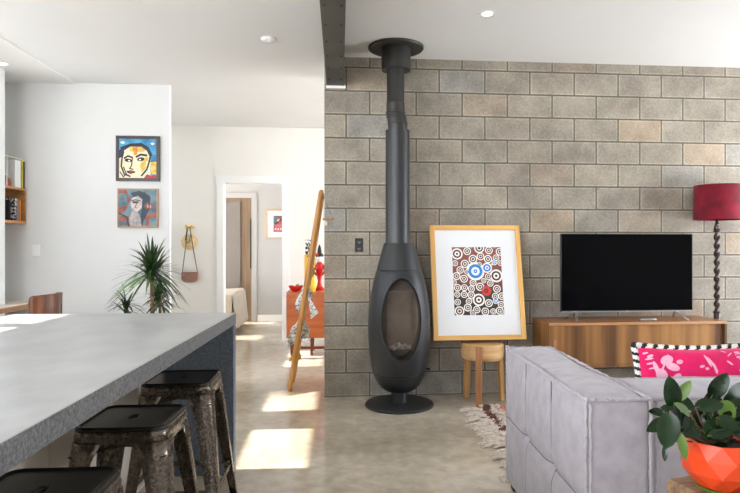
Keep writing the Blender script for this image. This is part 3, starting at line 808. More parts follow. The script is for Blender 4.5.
# backrest running across, its rear toward the viewer
def back_disp(f, p):
    ax, side = f
    o = Vector((0,0,0))
    if ax == 1:
        ez = min(p.z-.03, SZ-.004-p.z)/.1; ex = min(p.x-1.125, 3.1-p.x)/.1
        puff = .012*max(0,min(1,ez))*max(0,min(1,ex))
        for sx in (1.79, 2.45): puff -= .012*math.exp(-((p.x-sx)/.016)**2)*max(0,min(1,ez))
        puff -= .012*math.exp(-((p.z-.375)/.014)**2)*max(0,min(1,ex))
        o.y = (-1 if side == 0 else 1)*puff
    if ax == 2 and side == 1:
        o.z = .012*math.sin(PI*min(max((p.y-2.04)/.3,0),1))*max(0,min(1,(p.x-1.125)/.1))
    return o
by0, by1 = 2.035, 2.36
b = rbox(B(), 1.125, 3.1, by0, by1, .03, SZ-.004, .022, .02, back_disp)
bk = obj('backrest', b, M_sofa, e, smooth=True, angle=80)
q0, q1, r0_, r1_ = 1.13, 3.095, by0+.005, by1-.005
zt2 = SZ-.007
piping([[(q0,r0_,zt2),(q1,r0_,zt2)], [(q0,r1_,zt2),(q1,r1_,zt2)], [(q0,r0_,zt2),(q0,r1_,zt2)], [(q0,r0_,zt2),(q0,r0_,.04)], [(q1,r0_,zt2),(q1,r0_,.04)], [(q1,r0_,zt2),(q1,r1_,zt2)], [(q0+.016,r0_-.004,zt2-.01),(q0+.018,r0_-.004,.04)]], bk, .0065, 30)
def seat_disp(f, p):
    o = Vector((0,0,0))
    if f == (2,1): o.z = .015*max(0,min(1, min(p.y-2.37, 3.05-p.y)/.12))
    return o
for k in range(2):
    b = rbox(B(), 1.112+.985*k, 2.09+.985*k, 2.372, 3.05, .16, .41, .03, .05, seat_disp)
    obj('seat_cushion', b, M_sofa, e, smooth=True, angle=80)
b = rbox(B(), 1.112, 3.075, 2.372, 3.05, .03, .157, .015, .06); obj('seat_base', b, M_sofa, e, smooth=True, angle=80)
for x, y in ((.91,2.05),(.91,3.04),(1.3,2.1),(3.0,2.1),(3.0,2.98),(1.3,2.98),(2.1,2.1)):
    b = B().box(x-.025,x+.025,y-.025,y+.025,0,.034); obj('foot', b, M_black, e)

e.rotation_euler.z = BR
# pink cushion standing behind the backrest
CW, CH, CT = .62, .41, .13
e = empty('cushion', (1.612, 2.50, .43), (R(-8), 0, 0))
tag(e, 'hot pink velvet cushion with black and white cord edging on the sofa', 'cushion')
def cush(s, t, side):
    # s, t in -1..1 ; pinched corners, waisted edges
    x = s*CW/2*(1-.05*(1-abs(t))**1.0*0 - .045*(1-t*t)*abs(s)**3)
    z = CH/2+t*CH/2*(1-.10*(1-s*s)*abs(t)**3)
    th_ = CT/2*((1-s**4)*(1-t**4))**.5
    return Vector((x, side*th_, z))
b = B(); n = 30
for side in (-1,1):
    g = [[b.bm.verts.new(cush(-1+2*i/n, -1+2*j/n, side)) for j in range(n+1)] for i in range(n+1)]
    for i in range(n):
        for j in range(n): b.bm.faces.new((g[i][j],g[i+1][j],g[i+1][j+1],g[i][j+1]))
bmesh.ops.remove_doubles(b.bm, verts=b.bm.verts, dist=1e-5)
cv = obj('cover', b, M_pink, e, smooth=True, local=True, angle=80)
edge = []
m_ = 40
for k in range(m_): edge.append(cush(-1+2*k/m_, 1, 1))
for k in range(m_): edge.append(cush(1, 1-2*k/m_, 1))
for k in range(m_): edge.append(cush(1-2*k/m_, -1, 1))
for k in range(m_): edge.append(cush(-1, -1+2*k/m_, 1))
b = B()
tot = len(edge)
dense = []
for k in range(tot):
    for q in range(4): dense.append(edge[k].lerp(edge[(k+1)%tot], q/4))
D = len(dense); nn = 8; L = []
for k, p in enumerate(dense):
    t = (dense[(k+1)%D]-dense[k-1]).normalized(); a = Vector((0,1,0)); c = t.cross(a).normalized()
    L.append([p+(a*math.cos(2*PI*i/nn)+c*math.sin(2*PI*i/nn))*.0150 for i in range(nn)])
VV = [[b.bm.verts.new(p) for p in l] for l in L]
for k in range(D):
    for i in range(nn):
        f = b.bm.faces.new((VV[k][i], VV[k][(i+1)%nn], VV[(k+1)%D][(i+1)%nn], VV[(k+1)%D][i]))
        f.material_index = 1 if ((k + i*1.6) % 12.8) < 5.4 else 0
obj('cord_edging', b, [M_white_cord, M_black_cord], e, smooth=True, local=True, angle=80)
# pale printed foliage on the side toward the viewer
b = B()
def blob(cs, ct, rs, rt, rot, n=18):
    P = []
    for i in range(n):
        a = 2*PI*i/n; x, y = rs*math.cos(a), rt*math.sin(a)
        s = cs+x*math.cos(rot)-y*math.sin(rot)*CH/CW; t = ct+(x*math.sin(rot)*CW/CH+y*math.cos(rot))
        s = max(-.93,min(.93,s)); t = max(-.93,min(.93,t))
        P.append(cush(s,t,-1)+Vector((0,-.0015,0)))
    c = b.bm.verts.new(cush(cs,ct,-1)+Vector((0,-.003,0)))
    vs = [b.bm.verts.new(p) for p in P]
    for i in range(n): b.bm.faces.new((vs[i], vs[(i+1)%n], c))
for q in ((-.62,.70,.10,.10,.5),(-.55,.55,.10,.085,-.3),(-.78,.5,.035,.18,.3),(-.84,.78,.05,.03,.4),(-.72,.38,.08,.14,.5),(-.86,.62,.05,.02,.2),(-.50,.35,.06,.05,.4),
          (-.02,.68,.018,.16,.35),(.04,.60,.02,.2,.5),(-.05,.5,.03,.03,0),(-.12,.55,.04,.03,.2),(.07,.50,.02,.12,.2)): blob(*q)
rnd = random.Random(3)
for k in range(46):
    s = .42+rnd.random()*.22; blob(s, .45+rnd.random()*.48, rnd.uniform(.008,.02), rnd.uniform(.012,.03), rnd.random()*3, 8)
for q in ((.72,.7,.05,.12,.4),(.82,.6,.06,.1,-.3),(-.9,.84,.05,.02,.3),(-.86,.72,.06,.018,.2),(-.84,.52,.05,.016,.2),(-.66,.62,.012,.26,-.5),(-.44,.66,.05,.05,.2),(.30,.62,.015,.08,.9),(.33,.82,.05,.015,.6),(.26,.9,.04,.012,-.4)): blob(*q)
o = obj('printed_foliage', b, M_palepink, cv, local=True, recalc=False)

# ------------------------------------------------------------------ plant in orange pot on rustic stool
PX, PY, PZ = 1.103, 1.655, .574
e = tag(empty('rustic_stool', (PX+.03, PY-.02, 0)), 'rough sawn timber stool carrying the orange pot in the bottom right corner', 'stool')
c0 = Vector((PX+.035, PY-.01, 0))
def rot2(x, y, a): return Vector((x*math.cos(a)-y*math.sin(a), x*math.sin(a)+y*math.cos(a), 0))
b = B(); a_ = R(12); L = []
prs = []
for z, s in ((PZ-.045,.985),(PZ-.03,1.0),(PZ-.012,.99),(PZ-.001,.97)):
    P = []
    rnd = random.Random(5)
    for k in range(40):
        t = k/40*4; sd = int(t); f = t-sd
        cs_ = [(-1,-1),(1,-1),(1,1),(-1,1),(-1,-1)]
        x = cs_[sd][0]+(cs_[sd+1][0]-cs_[sd][0])*f; y = cs_[sd][1]+(cs_[sd+1][1]-cs_[sd][1])*f
        j = 1+rnd.uniform(-.02,.02)
        P.append(c0+rot2(x*.128*j*s, y*.115*j*s, a_)+Vector((0,0,z)))
    L.append(P)
b.loops(L); obj('seat', b, M_rustic, e)
for sx in (-1,1):
    for sy in (-1,1):
        p = c0+rot2(sx*.085, sy*.075, a_); q = c0+rot2(sx*.11, sy*.10, a_)
        b = B().bar(q, p+Vector((0,0,PZ-.044)), .03, .03); obj('leg', b, M_rustic, e, bevel=.003)
e = tag(empty('potted_plant', (PX, PY, PZ)), 'glossy round-leaved green plant in a faceted orange pot', 'potted plant')
b = B()
ringz = [(0,.052),(.014,.070),(.052,.100),(.098,.106),(.142,.095)]
L = []
for k, (z, r) in enumerate(ringz):
    L.append([(PX+r*math.cos(2*PI*(i+.5*(k%2))/9), PY+r*math.sin(2*PI*(i+.5*(k%2))/9), PZ+z) for i in range(9)])
VV = [[b.bm.verts.new(p) for p in l] for l in L]
for k in range(len(VV)-1):
    for i in range(9):
        j = (i+1)%9; A, C = VV[k], VV[k+1]
        if k%2 == 0: b.bm.faces.new((A[i],A[j],C[i])); b.bm.faces.new((A[j],C[j],C[i]))
        else: b.bm.faces.new((A[i],A[j],C[j])); b.bm.faces.new((A[i],C[j],C[i]))
b.bm.faces.new(VV[0][::-1])
top_ = VV[-1]
inn = [b.bm.verts.new((PX+.090*math.cos(2*PI*i/9), PY+.090*math.sin(2*PI*i/9), PZ+.142)) for i in range(9)]
inb = [b.bm.verts.new((PX+.088*math.cos(2*PI*i/9), PY+.088*math.sin(2*PI*i/9), PZ+.10)) for i in range(9)]
for i in range(9):
    j = (i+1)%9
    b.bm.faces.new((top_[i],top_[j],inn[j],inn[i])); b.bm.faces.new((inn[i],inn[j],inb[j],inb[i]))
obj('pot', b, M_orange, e)
b = B().lathe([(.0001,PZ+.128),(.05,PZ+.127),(.087,PZ+.124),(.085,PZ+.11)], (PX,PY,0), 9); obj('soil', b, M_soil, e)
b = B().lathe([(.06,PZ+.001),(.066,PZ+.001),(.068,PZ+.008),(.064,PZ+.008)], (PX,PY,0), 24, cap=False); obj('saucer', b, M_leafl, e)
leafb = B(); stemb = B(); rnd = random.Random(11)
base = Vector((PX, PY, PZ+.132))
def oval_leaf(b, root_, tip, w, nrm, mi=0, cup=.12, droop=.1, m=8):
    root_ = Vector(root_); tip = Vector(tip); ax = tip-root_; Ln = ax.length
    nrm = Vector(nrm); nrm = (nrm-ax*nrm.dot(ax)/Ln**2).normalized(); sd = ax.normalized().cross(nrm)
    rows = []
    for k in range(m+1):
        t = k/m
        ww = w*math.sin(PI*min(1, t**.85))**.62 if 0 < t < 1 else .0008
        c = root_+ax*t+nrm*(-droop*Ln*(t-.35)**2)
        rows.append([c+sd*ww*f+nrm*(cup*ww*abs(f)) for f in (-1,-.55,0,.55,1)])
    VV = [[b.bm.verts.new(p) for p in r] for r in rows]
    for k in range(m):
        for i in range(4):
            f = b.bm.faces.new((VV[k][i],VV[k][i+1],VV[k+1][i+1],VV[k+1][i])); f.material_index = mi
# leaves: (dx, dy, dz of the leaf centre from the soil centre), size, facing
Kp = 1.72/598
def leaf_at(px, py, L_, w_, ang, dy, mi=0, n=(0,-1,.3)):
    """leaf whose middle stands dy in front of the pot's axis; ang = direction of its tip, in the upright plane"""
    Yc = PY+dy; X, Z_ = wp(px, py, Yc)
    c = Vector((X, Yc, Z_)); d = Vector((math.cos(ang), 0, math.sin(ang)))
    d = (d+Vector((0, rnd.uniform(-.25,.1), 0))).normalized()
    L_ *= Kp*1.15; w_ *= Kp*1.15
    r = c-d*L_/2; tp = c+d*L_/2
    oval_leaf(leafb, r, tp, w_/2, n, mi, droop=rnd.uniform(.05,.3))
    m0 = base+Vector(((r.x-base.x)*.25, (r.y-base.y)*.3, 0))
    mid = (m0+r)/2+Vector(((r.x-PX)*.12, 0, .01))
    stemb.tube([m0, mid, r, r+(c-r)*.3], [.0028,.0026,.0022,.001], 6, mi=0)
leaves = [(672,393,29,17,R(95),-.02,0),(684,391,22,10,R(60),.02,1),(719,386,28,15,R(62),.03,0),(712,396,24,9,R(48),.05,0),
          (710,405,26,14,R(8),-.05,0),(668,430,32,19,R(262),-.06,0),(683,446,23,8,R(278),-.075,1),(659,425,24,12,R(200),-.02,0),
          (672,411,22,12,R(160),-.03,0),(683,409,18,11,R(140),-.06,1),(727,411,20,16,R(300),-.04,1),(736,403,22,7,R(18),-.02,0),
          (688,424,20,11,R(250),-.06,0),(697,420,22,12,R(110),.0,0),(704,424,22,12,R(70),.0,0),(716,425,24,13,R(20),-.04,0),(729,424,22,13,R(330),-.06,0),
          (745,415,24,12,R(10),.0,0),(752,427,24,12,R(340),-.02,0),(665,453,14,5,R(262),-.03,0),(693,433,18,9,R(190),-.07,0),(708,434,18,10,R(160),-.05,0),
          (735,393,22,11,R(70),.04,0),(748,400,26,14,R(50),.02,0),(657,412,16,8,R(170),.02,0),(680,420,18,11,R(210),-.04,0),(700,408,16,9,R(110),.04,0),
          (720,434,20,9,R(10),-.07,0),(742,435,20,10,R(350),-.07,0),(757,410,24,12,R(10),.03,0)]
for q in leaves: leaf_at(*q, n=(rnd.uniform(-.5,.5), -1, rnd.uniform(.2,1.1)))
for k in range(44):
    a = rnd.random()*2*PI; r = rnd.uniform(.02,.11); z = rnd.uniform(.0,.10)
    c = base+Vector((r*math.cos(a), r*math.sin(a)*.8+.03, z)); d = Vector((math.cos(a)*.6, math.sin(a)*.6, rnd.uniform(0,.9))).normalized()
    oval_leaf(leafb, c-d*.02, c+d*.035, .016, (math.cos(a)*.3,-.5,1), 0)
    stemb.tube([base+Vector((r*.3*math.cos(a), r*.3*math.sin(a)*.8, 0)), c-d*.02], .0022, 6)
obj('foliage', leafb, [M_leaf, M_leafl], e, smooth=True, angle=180, recalc=False)
obj('stems', stemb, M_stem, e, smooth=True)
tx, tz = wp(735, 432, PY-.03)
b = B(); oval_leaf(b, (tx-.02, PY-.05, tz-.01), (tx+.04, PY-.05, tz+.01), .009, (0,-1,.6)); obj('red_bract', b, M_orange, e, smooth=True)

# ------------------------------------------------------------------ rug
e = tag(empty('rug', (2.0, 3.9, 0)), 'cream shaggy wool rug with brown stripes and tasselled edge beside the sofa', 'rug')
b = B(); nx, ny = 40, 40
rx0, rx1, ry0, ry1 = 1.07, 3.1, 3.14, 4.60
g = []
for i in range(nx+1):
    row = []
    for j in range(ny+1):
        x = rx0+(rx1-rx0)*(i/nx)**1.6; y = ry0+(ry1-ry0)*j/ny
        row.append(b.bm.verts.new((x, y, .016+.004*math.sin(31*x+17*y)+.003*random.random())))
    g.append(row)
for i in range(nx):
    for j in range(ny):
        x = g[i][j].co.x
        f = b.bm.faces.new((g[i][j],g[i+1][j],g[i+1][j+1],g[i][j+1]))
        f.material_index = 1 if (1.13 < x < 1.165 or 1.36 < x < 1.40) else (2 if 1.24 < x < 1.3 else 0)
bmesh.ops.recalc_face_normals(b.bm, faces=b.bm.faces)
for row in (g[0], g[-1], [r[0] for r in g], [r[-1] for r in g]):
    low = [b.bm.verts.new((v.co.x, v.co.y, .001)) for v in row]
    for k in range(len(row)-1): b.bm.faces.new((row[k],row[k+1],low[k+1],low[k]))
obj('pile', b, [M_rug, M_rugbrown, M_rugpink], e, smooth=True, recalc=False)
b = B(); rnd = random.Random(9)
cl = []
y = ry0
while y < ry1:
    cl.append((rx0+rnd.uniform(-.03,.03), y, PI+rnd.uniform(-.35,.35), rnd.uniform(.10,.17), 14)); y += rnd.uniform(.045,.075)
for k in range(150): cl.append((rx0+rnd.uniform(.0,.34), rnd.uniform(ry0+.02, ry1-.02), PI+rnd.uniform(-.9,.9), rnd.uniform(.04,.08), 7))
for k in range(40): cl.append((rx0+rnd.uniform(.0,.6), ry1-.01, PI/2+rnd.uniform(-.4,.4), rnd.uniform(.01,.02), 5))
for (x0_, y0_, a0_, l0_, nn_) in cl:
    edge_ = l0_ > .09
    for q in range(nn_):
        a = a0_+rnd.uniform(-.38,.38); ln = l0_*rnd.uniform(.7,1.1); x = x0_+rnd.uniform(-.008,.008); yq = y0_+rnd.uniform(-.012,.012)
        d = Vector((math.cos(a), math.sin(a), 0)); sdw = Vector((-d.y, d.x, 0))
        p0 = Vector((x, yq, .018 if x > rx0 else .012)); zend = .024 if x+d.x*ln > rx0 else .0055
        c = 1 if 1.12 < x < 1.17 and not edge_ else (2 if 1.25 < x < 1.29 and not edge_ else 0)
        pts_ = []
        ph0 = rnd.random()*6; am = rnd.uniform(.003,.007)
        for t in (0,.2,.4,.6,.8,1):
            zz_ = p0.z+(zend-p0.z)*t+math.sin(PI*t)*rnd.uniform(.004,.018)
            pts_.append(p0+d*ln*t+sdw*am*math.sin(ph0+t*8)+Vector((0,0,zz_-p0.z)))
        b.tube(pts_, [.0038,.004,.004,.004,.0036,.0025], 5, mi=c)
fr = obj('tassels', b, [M_rug, M_rugbrown, M_rugpink], e, smooth=True)
fr['kind'] = 'stuff'

# ------------------------------------------------------------------ hall: ladder and what hangs on it
e = tag(empty('ladder', (-.44, 5.45, 0)), 'honey pine decorative ladder leaning on the end of the block wall', 'ladder')
lb0, lt0 = Vector((-.442, 5.335, .0)), Vector((-.158, 5.20, 1.765))
dl = (lt0-lb0).normalized()
off = Vector((0, .33, 0))
rail0 = lb0+Vector((0,0,.001))
for k in range(2):
    p = lb0+off*k+Vector((0,0,.004)); q = lt0+off*k
    b = B(); pts = [p, p+dl*.03] + [p+dl*(q-p).length*t for t in (.2,.4,.6,.8,.985,1.0)]
    b.tube(pts, [.018,.021,.022,.022,.022,.022,.021,.013], 14, sx=1.05); obj('rail', b, M_ladder, e, smooth=True)
for k in range(5):
    t = .16+.17*k
    p = lb0.lerp(lt0, t); b = B().tube([p, p+off], .013, 10); obj('rung', b, M_ladder, e, smooth=True)
def drape(name, t, w, h0, h1, m, label, cat, side=-1, fold=.02, y0=.05, nfold=5, dxl=0, grp=None):
    """cloth folded over a rung at parameter t: hangs h0 in front and h1 behind"""
    p = lb0.lerp(lt0, t)+Vector((0, y0, .014)); b = B()
    rows = []
    prof = [(-.020-.03*k/6+dxl*k/6, -h0*k/6) for k in range(6,0,-1)] + [(-.016,.0),(0,.006),(.016,.0)] + [(.018+.01*k/6, -h1*k/6) for k in range(1,7)]
    nn_ = 16
    for kx, kz in prof:
        r = []
        dd = min(1, -kz*6) if kz < 0 else 0
        for i in range(nn_+1):
            f = i/nn_
            rag = 1 if kz > 0 else 1-.45*abs(math.sin(i*2.3+h0*40))*min(1,-kz/.12)
            yy_ = p.y+w*(f-.0)*(1-.3*dd)+.15*w*dd
            r.append((p.x+kx+fold*dd*math.sin(f*nfold*PI+kz*6), yy_, p.z+kz*rag))
        rows.append(r)
    b.loops(rows, closed=False, cap=False)
    return tag(obj(name, b, m, smooth=True, solid=.002), label, cat, grp)
drape('hanging_cloth', .52, .10, .26, .14, M_cloth, 'black-printed pale cloth folded over a middle rung of the ladder', 'cloth', dxl=-.02, fold=.03)
drape('hanging_cloth', .352, .12, .30, .22, M_cloth2, 'crumpled grey and white cloth hanging low on the ladder', 'cloth', dxl=-.03, fold=.045)
drape('hanging_cloth', .19, .10, .12, .10, M_clothy, 'small mustard cloth hanging on the lowest rung of the ladder', 'cloth', fold=.02)
# printed pennant off the right of the rail
p = lb0.lerp(lt0, .46)
b = B()
A = [p+Vector((.035,-.035,.03)), p+Vector((.075,-.04,-.02)), p+Vector((.125,-.045,-.115)), p+Vector((.06,-.045,-.165)), p+Vector((.045,-.04,-.06))]
b.poly(A, .003, (0,1,0)); tag(obj('paper_pennant', b, M_cloth), 'pointed printed paper pennant pinned to the right of the ladder rail', 'pennant')
# little hanging ornament in front of the block wall end
e = tag(empty('hanging_ornament', (-.09, 5.06, 1.5)), 'small stone and timber ornament hanging on strings from the ladder top', 'ornament')
hx, hz = wp(328, 219, 5.05); tx_, tz_ = wp(323.3, 197, 5.10)
b = B().tube([(hx-.045,5.05,hz-.003),(hx+.05,5.05,hz+.004)], .008, 10); obj('timber_bar', b, M_stooldark, e, smooth=True)
b = B(); b.tube([(tx_,5.12,tz_),(hx-.04,5.05,hz)], .0013, 5); b.tube([(tx_,5.12,tz_),(hx+.045,5.05,hz)], .0013, 5); b.tube([(tx_,5.12,tz_),(tx_-.02,5.17,tz_-.01)], .0013, 5); obj('strings', b, M_black, e)
b = B(); b.sphere((hx-.02,5.05,hz-.04), .022, n=8, sc3=(.8,.6,1)); b.tube([(hx-.02,5.05,hz),(hx-.02,5.05,hz-.03)], .0015, 5); obj('stone', b, M_ash, e, smooth=True)

# ------------------------------------------------------------------ hall cabinet
CX0, CX1, CY0, CY1 = -.62, .65, 7.0, 7.45
e = tag(empty('hall_cabinet', (.0, 7.2, 0)), 'orange teak cabinet on dark legs in the hall behind the ladder', 'cabinet')
b = B().box(CX0, CX1, CY0+.012, CY1, .21, .745); obj('carcass', b, M_hallcab, e, bevel=.003)
for k in range(2):
    b = B().box(CX0+.006+.632*k, CX0+.630+.632*k, CY0, CY0+.012, .222, .735); d = obj('door', b, M_hallcab, e, bevel=.002)
for x in (CX0+.06, -.33, CX1-.06):
    for y in (CY0+.06, CY1-.06):
        b = B().bar((x,y,0),(x,y,.21), .03, .03); obj('leg', b, M_hallcabdark, e)
b = B().bar((CX0+.06, CY0+.06, .09), (CX1-.06, CY0+.06, .09), .022, .03); obj('stretcher', b, M_hallcabdark, e)
def onc(px, y=7.15): return wp(px, 290, y)[0]
bx = onc(296)
e = tag(empty('bowl', (bx, 7.12, .745)), 'red bowl holding trinkets on the left end of the hall cabinet', 'bowl')
b = B().lathe([(.03,.745),(.035,.748),(.062,.765),(.082,.80),(.086,.815),(.078,.80),(.03,.765)], (bx,7.12,0), 28); obj('basin', b, M_red, e, smooth=True)
b = B()
for k in range(7): b.sphere((bx+random.uniform(-.05,.05), 7.12+random.uniform(-.04,.04), .80+random.uniform(0,.02)), .017, n=6, mi=k%3)
obj('trinkets', b, [M_white, M_yellow, M_green], e, smooth=True)
fx = onc(319.5, 7.3)
e = tag(empty('figurine', (fx, 7.30, .745)), 'tall red-bodied painted figurine beside the block wall on the hall cabinet', 'figurine')
b = B().lathe([(.0001,.745),(.055,.745),(.058,.77),(.03,.80),(.022,.86),(.034,.93),(.05,1.0),(.046,1.06),(.022,1.09)], (fx,7.30,0), 24)
b.tube([(fx-.045,7.28,1.05),(fx-.075,7.26,.98),(fx-.03,7.23,.93)], .014, 8); b.tube([(fx+.045,7.28,1.05),(fx+.07,7.26,.98),(fx+.03,7.23,.93)], .014, 8)
obj('body', b, M_red, e, smooth=True)
b = B().sphere((fx,7.30,1.13), .046, n=12); obj('head', b, M_white, e, smooth=True)
b = B().sphere((fx,7.305,1.165), .05, n=12, sc3=(1,1,.7)); b.lathe([(.07,1.165),(.03,1.18),(.02,1.26),(.002,1.30)], (fx,7.305,0), 16); obj('hat', b, M_black, e, smooth=True)
vx = onc(312.5)
e = tag(empty('vase', (vx, 7.08, .745)), 'yellow vase with green and yellow paper flowers behind the ladder rail', 'vase')
b = B().lathe([(.0001,.745),(.032,.745),(.05,.80),(.045,.86),(.022,.90),(.026,.92)], (vx,7.08,0), 24); obj('vessel', b, M_yellow, e, smooth=True)
b = B(); rnd = random.Random(4)
for k in range(9):
    a = rnd.random()*2*PI; q = Vector((vx+.055*math.cos(a), 7.08+.05*math.sin(a), 1.0+rnd.random()*.22))
    b.tube([(vx,7.08,.91), ((vx+q.x)/2, (7.08+q.y)/2, .96), q], .003, 5, mi=1); b.sphere(q, rnd.uniform(.018,.026), n=6, mi=(0,1,2)[k%3], sc3=(1,1,.6))
obj('flowers', b, [M_yellow, M_green, M_red], e, smooth=True)
e = tag(empty('picture_card', (onc(309), 7.35, .745)), 'small dark picture card propped on a yellow block left of the ladder rail', 'card')
cxx, czz = wp(309.5, 247, 7.35)
b = B().box(cxx-.05, cxx+.05, 7.33, 7.345, czz-.09, czz+.09); obj('card', b, M_bw, e)
b = B().box(cxx-.06, cxx+.06, 7.31, 7.38, .745, czz-.091); obj('block', b, M_yellow, e)

# ------------------------------------------------------------------ hook, straw hat, shoulder bag on the hall wall
def onh(px, py, Y=HY): return wp(px, py, Y)
hx, hz = onh(190, 227.5)
e = tag(empty('wall_hook', (hx, HY, hz)), 'yellow two-pronged coat hook on the white hall wall', 'hook')
b = B().box(hx-.055, hx+.055, HY-.012, HY-.0005, hz-.012, hz+.018); obj('back_plate', b, M_yellow, e, bevel=.003)
for s in (-1,1):
    b = B(); b.tube([(hx+s*.035,HY-.01,hz), (hx+s*.035,HY-.05,hz-.01), (hx+s*.035,HY-.055,hz+.02)], .007, 8); b.sphere((hx+s*.035,HY-.055,hz+.024), .013, n=8)
    obj('prong', b, M_yellow, e, smooth=True)
sx_, sz_ = onh(189.8, 242)
e = tag(empty('straw_hat', (sx_, HY-.03, sz_)), 'small straw hat hanging from the yellow hook in the hall', 'hat')
b = B()
b.lathe([(.108,-.004),(.108,0),(.062,.008),(.056,.035),(.045,.046),(.0001,.048)], (0,0,0), 32)
b.bm.transform(Matrix.Translation((sx_, HY-.015, sz_-.0)) @ Matrix.Rotation(R(90), 4, 'X')); obj('brim_and_crown', b, M_straw, e, smooth=True)
b = B(); b.tube([(sx_-.04,HY-.07,sz_+.02),(sx_-.03,HY-.06,sz_+.12),(sx_-.02,HY-.06,sz_+.19),(sx_+.02,HY-.06,sz_+.19),(sx_+.03,HY-.07,sz_+.1),(sx_+.01,HY-.07,sz_+.0),(sx_-.03,HY-.07,sz_-.01)], .006, 6); obj('band', b, M_strap, e, smooth=True)
bx_, bz_ = onh(190.5, 277)
e = tag(empty('shoulder_bag', (bx_, HY-.03, bz_)), 'brown leather shoulder bag hanging by a long strap in the hall', 'bag')
b = B(); P = []
for i in range(9): a = PI+PI*i/8; P.append((bx_+.105*math.cos(a) if False else bx_+math.copysign(abs(math.cos(a))**.6, math.cos(a))*.108, HY-.055, bz_-.01+.055*math.sin(a)))
P += [(bx_+.108, HY-.055, bz_+.07), (bx_-.108, HY-.055, bz_+.07)]
b.poly(P, .05, (0,1,0)); obj('pouch', b, M_leather, e, bevel=.008)
b = B(); b.box(bx_-.104, bx_+.104, HY-.060, HY-.055, bz_+.01, bz_+.068); obj('flap', b, M_leather, e, bevel=.002)
b = B(); ztop = wp(190, 229, HY-.045)[1]
b.tube([(bx_-.098,HY-.03,bz_+.065),(bx_-.045,HY-.075,bz_+.40),(hx-.02,HY-.05,ztop),(hx+.015,HY-.05,ztop),(bx_+.05,HY-.075,bz_+.40),(bx_+.098,HY-.03,bz_+.065)], .006, 6); obj('strap', b, M_strap, e, smooth=True)

# ------------------------------------------------------------------ paintings
def flatpic(name, x0, z1, x1, z0, Y, label, frame_m, fw, mats, draw, dep=.03, wob=False):
    e = tag(empty(name, ((x0+x1)/2, Y, z0)), label, 'painting')
    b = B(); y0 = Y-dep
    b.box(x0, x0+fw, y0, Y-.001, z0, z1); b.box(x1-fw, x1, y0, Y-.001, z0, z1); b.box(x0+fw, x1-fw, y0, Y-.001, z0, z0+fw); b.box(x0+fw, x1-fw, y0, Y-.001, z1-fw, z1)
    obj('frame', b, frame_m, e, bevel=.002)
    b = B(); w, h = x1-x0-2*fw, z1-z0-2*fw
    yb = Y-dep+.008
    b.box(x0+fw, x1-fw, yb, Y-.002, z0+fw, z1-fw, 0)
    cnt = [0]
    def pt(u, v): return (x0+fw+u*w, yb-.0004-.0002*cnt[0], z1-fw-v*h)
    def poly(mi, pts):
        cnt[0] += 1
        b.face([pt(min(max(u,0),1), min(max(v,0),1)) for u, v in pts], mi)
    def blobp(mi, u, v, ru, rv, n=18, rot=0):
        poly(mi, [(u+ru*math.cos(2*PI*i/n)*math.cos(rot)-rv*math.sin(2*PI*i/n)*math.sin(rot), v+ru*math.cos(2*PI*i/n)*math.sin(rot)+rv*math.sin(2*PI*i/n)*math.cos(rot)) for i in range(n)])
    def stroke(mi, pts, wd=.02):
        cnt[0] += 1
        for (a, c), (d, f) in zip(pts, pts[1:]):
            l = math.hypot(d-a, f-c) or 1; nx_, ny_ = -(f-c)/l*wd, (d-a)/l*wd
            ex, ey_ = (d-a)/l*wd*.5, (f-c)/l*wd*.5
            b.face([pt(min(max(u,0),1), min(max(v,0),1)) for u, v in ((a-ex+nx_,c-ey_+ny_),(d+ex+nx_,f+ey_+ny_),(d+ex-nx_,f+ey_-ny_),(a-ex-nx_,c-ey_-ny_))], mi)
    draw(poly, blobp, stroke)
    obj('canvas', b, mats, e, recalc=False)
pm = lambda n_, c, v=.28: mat(n_, srgb(*c), .5, var=v, vscale=28, detail=6)
A_blue = mat('art_blue', srgb(28,110,168), .5, col2=srgb(80,170,206), vscale=9, contrast=(.4,.62)); A_yel = pm('art_yellow',(238,196,84)); A_cream = pm('art_cream',(242,226,190),.04)
A_or = pm('art_orange',(226,140,44)); A_red = pm('art_red',(190,34,44)); A_blk = pm('art_black',(18,18,24)); A_navy = pm('art_navy',(20,42,84)); A_wh = pm('art_white',(240,238,230),.03)
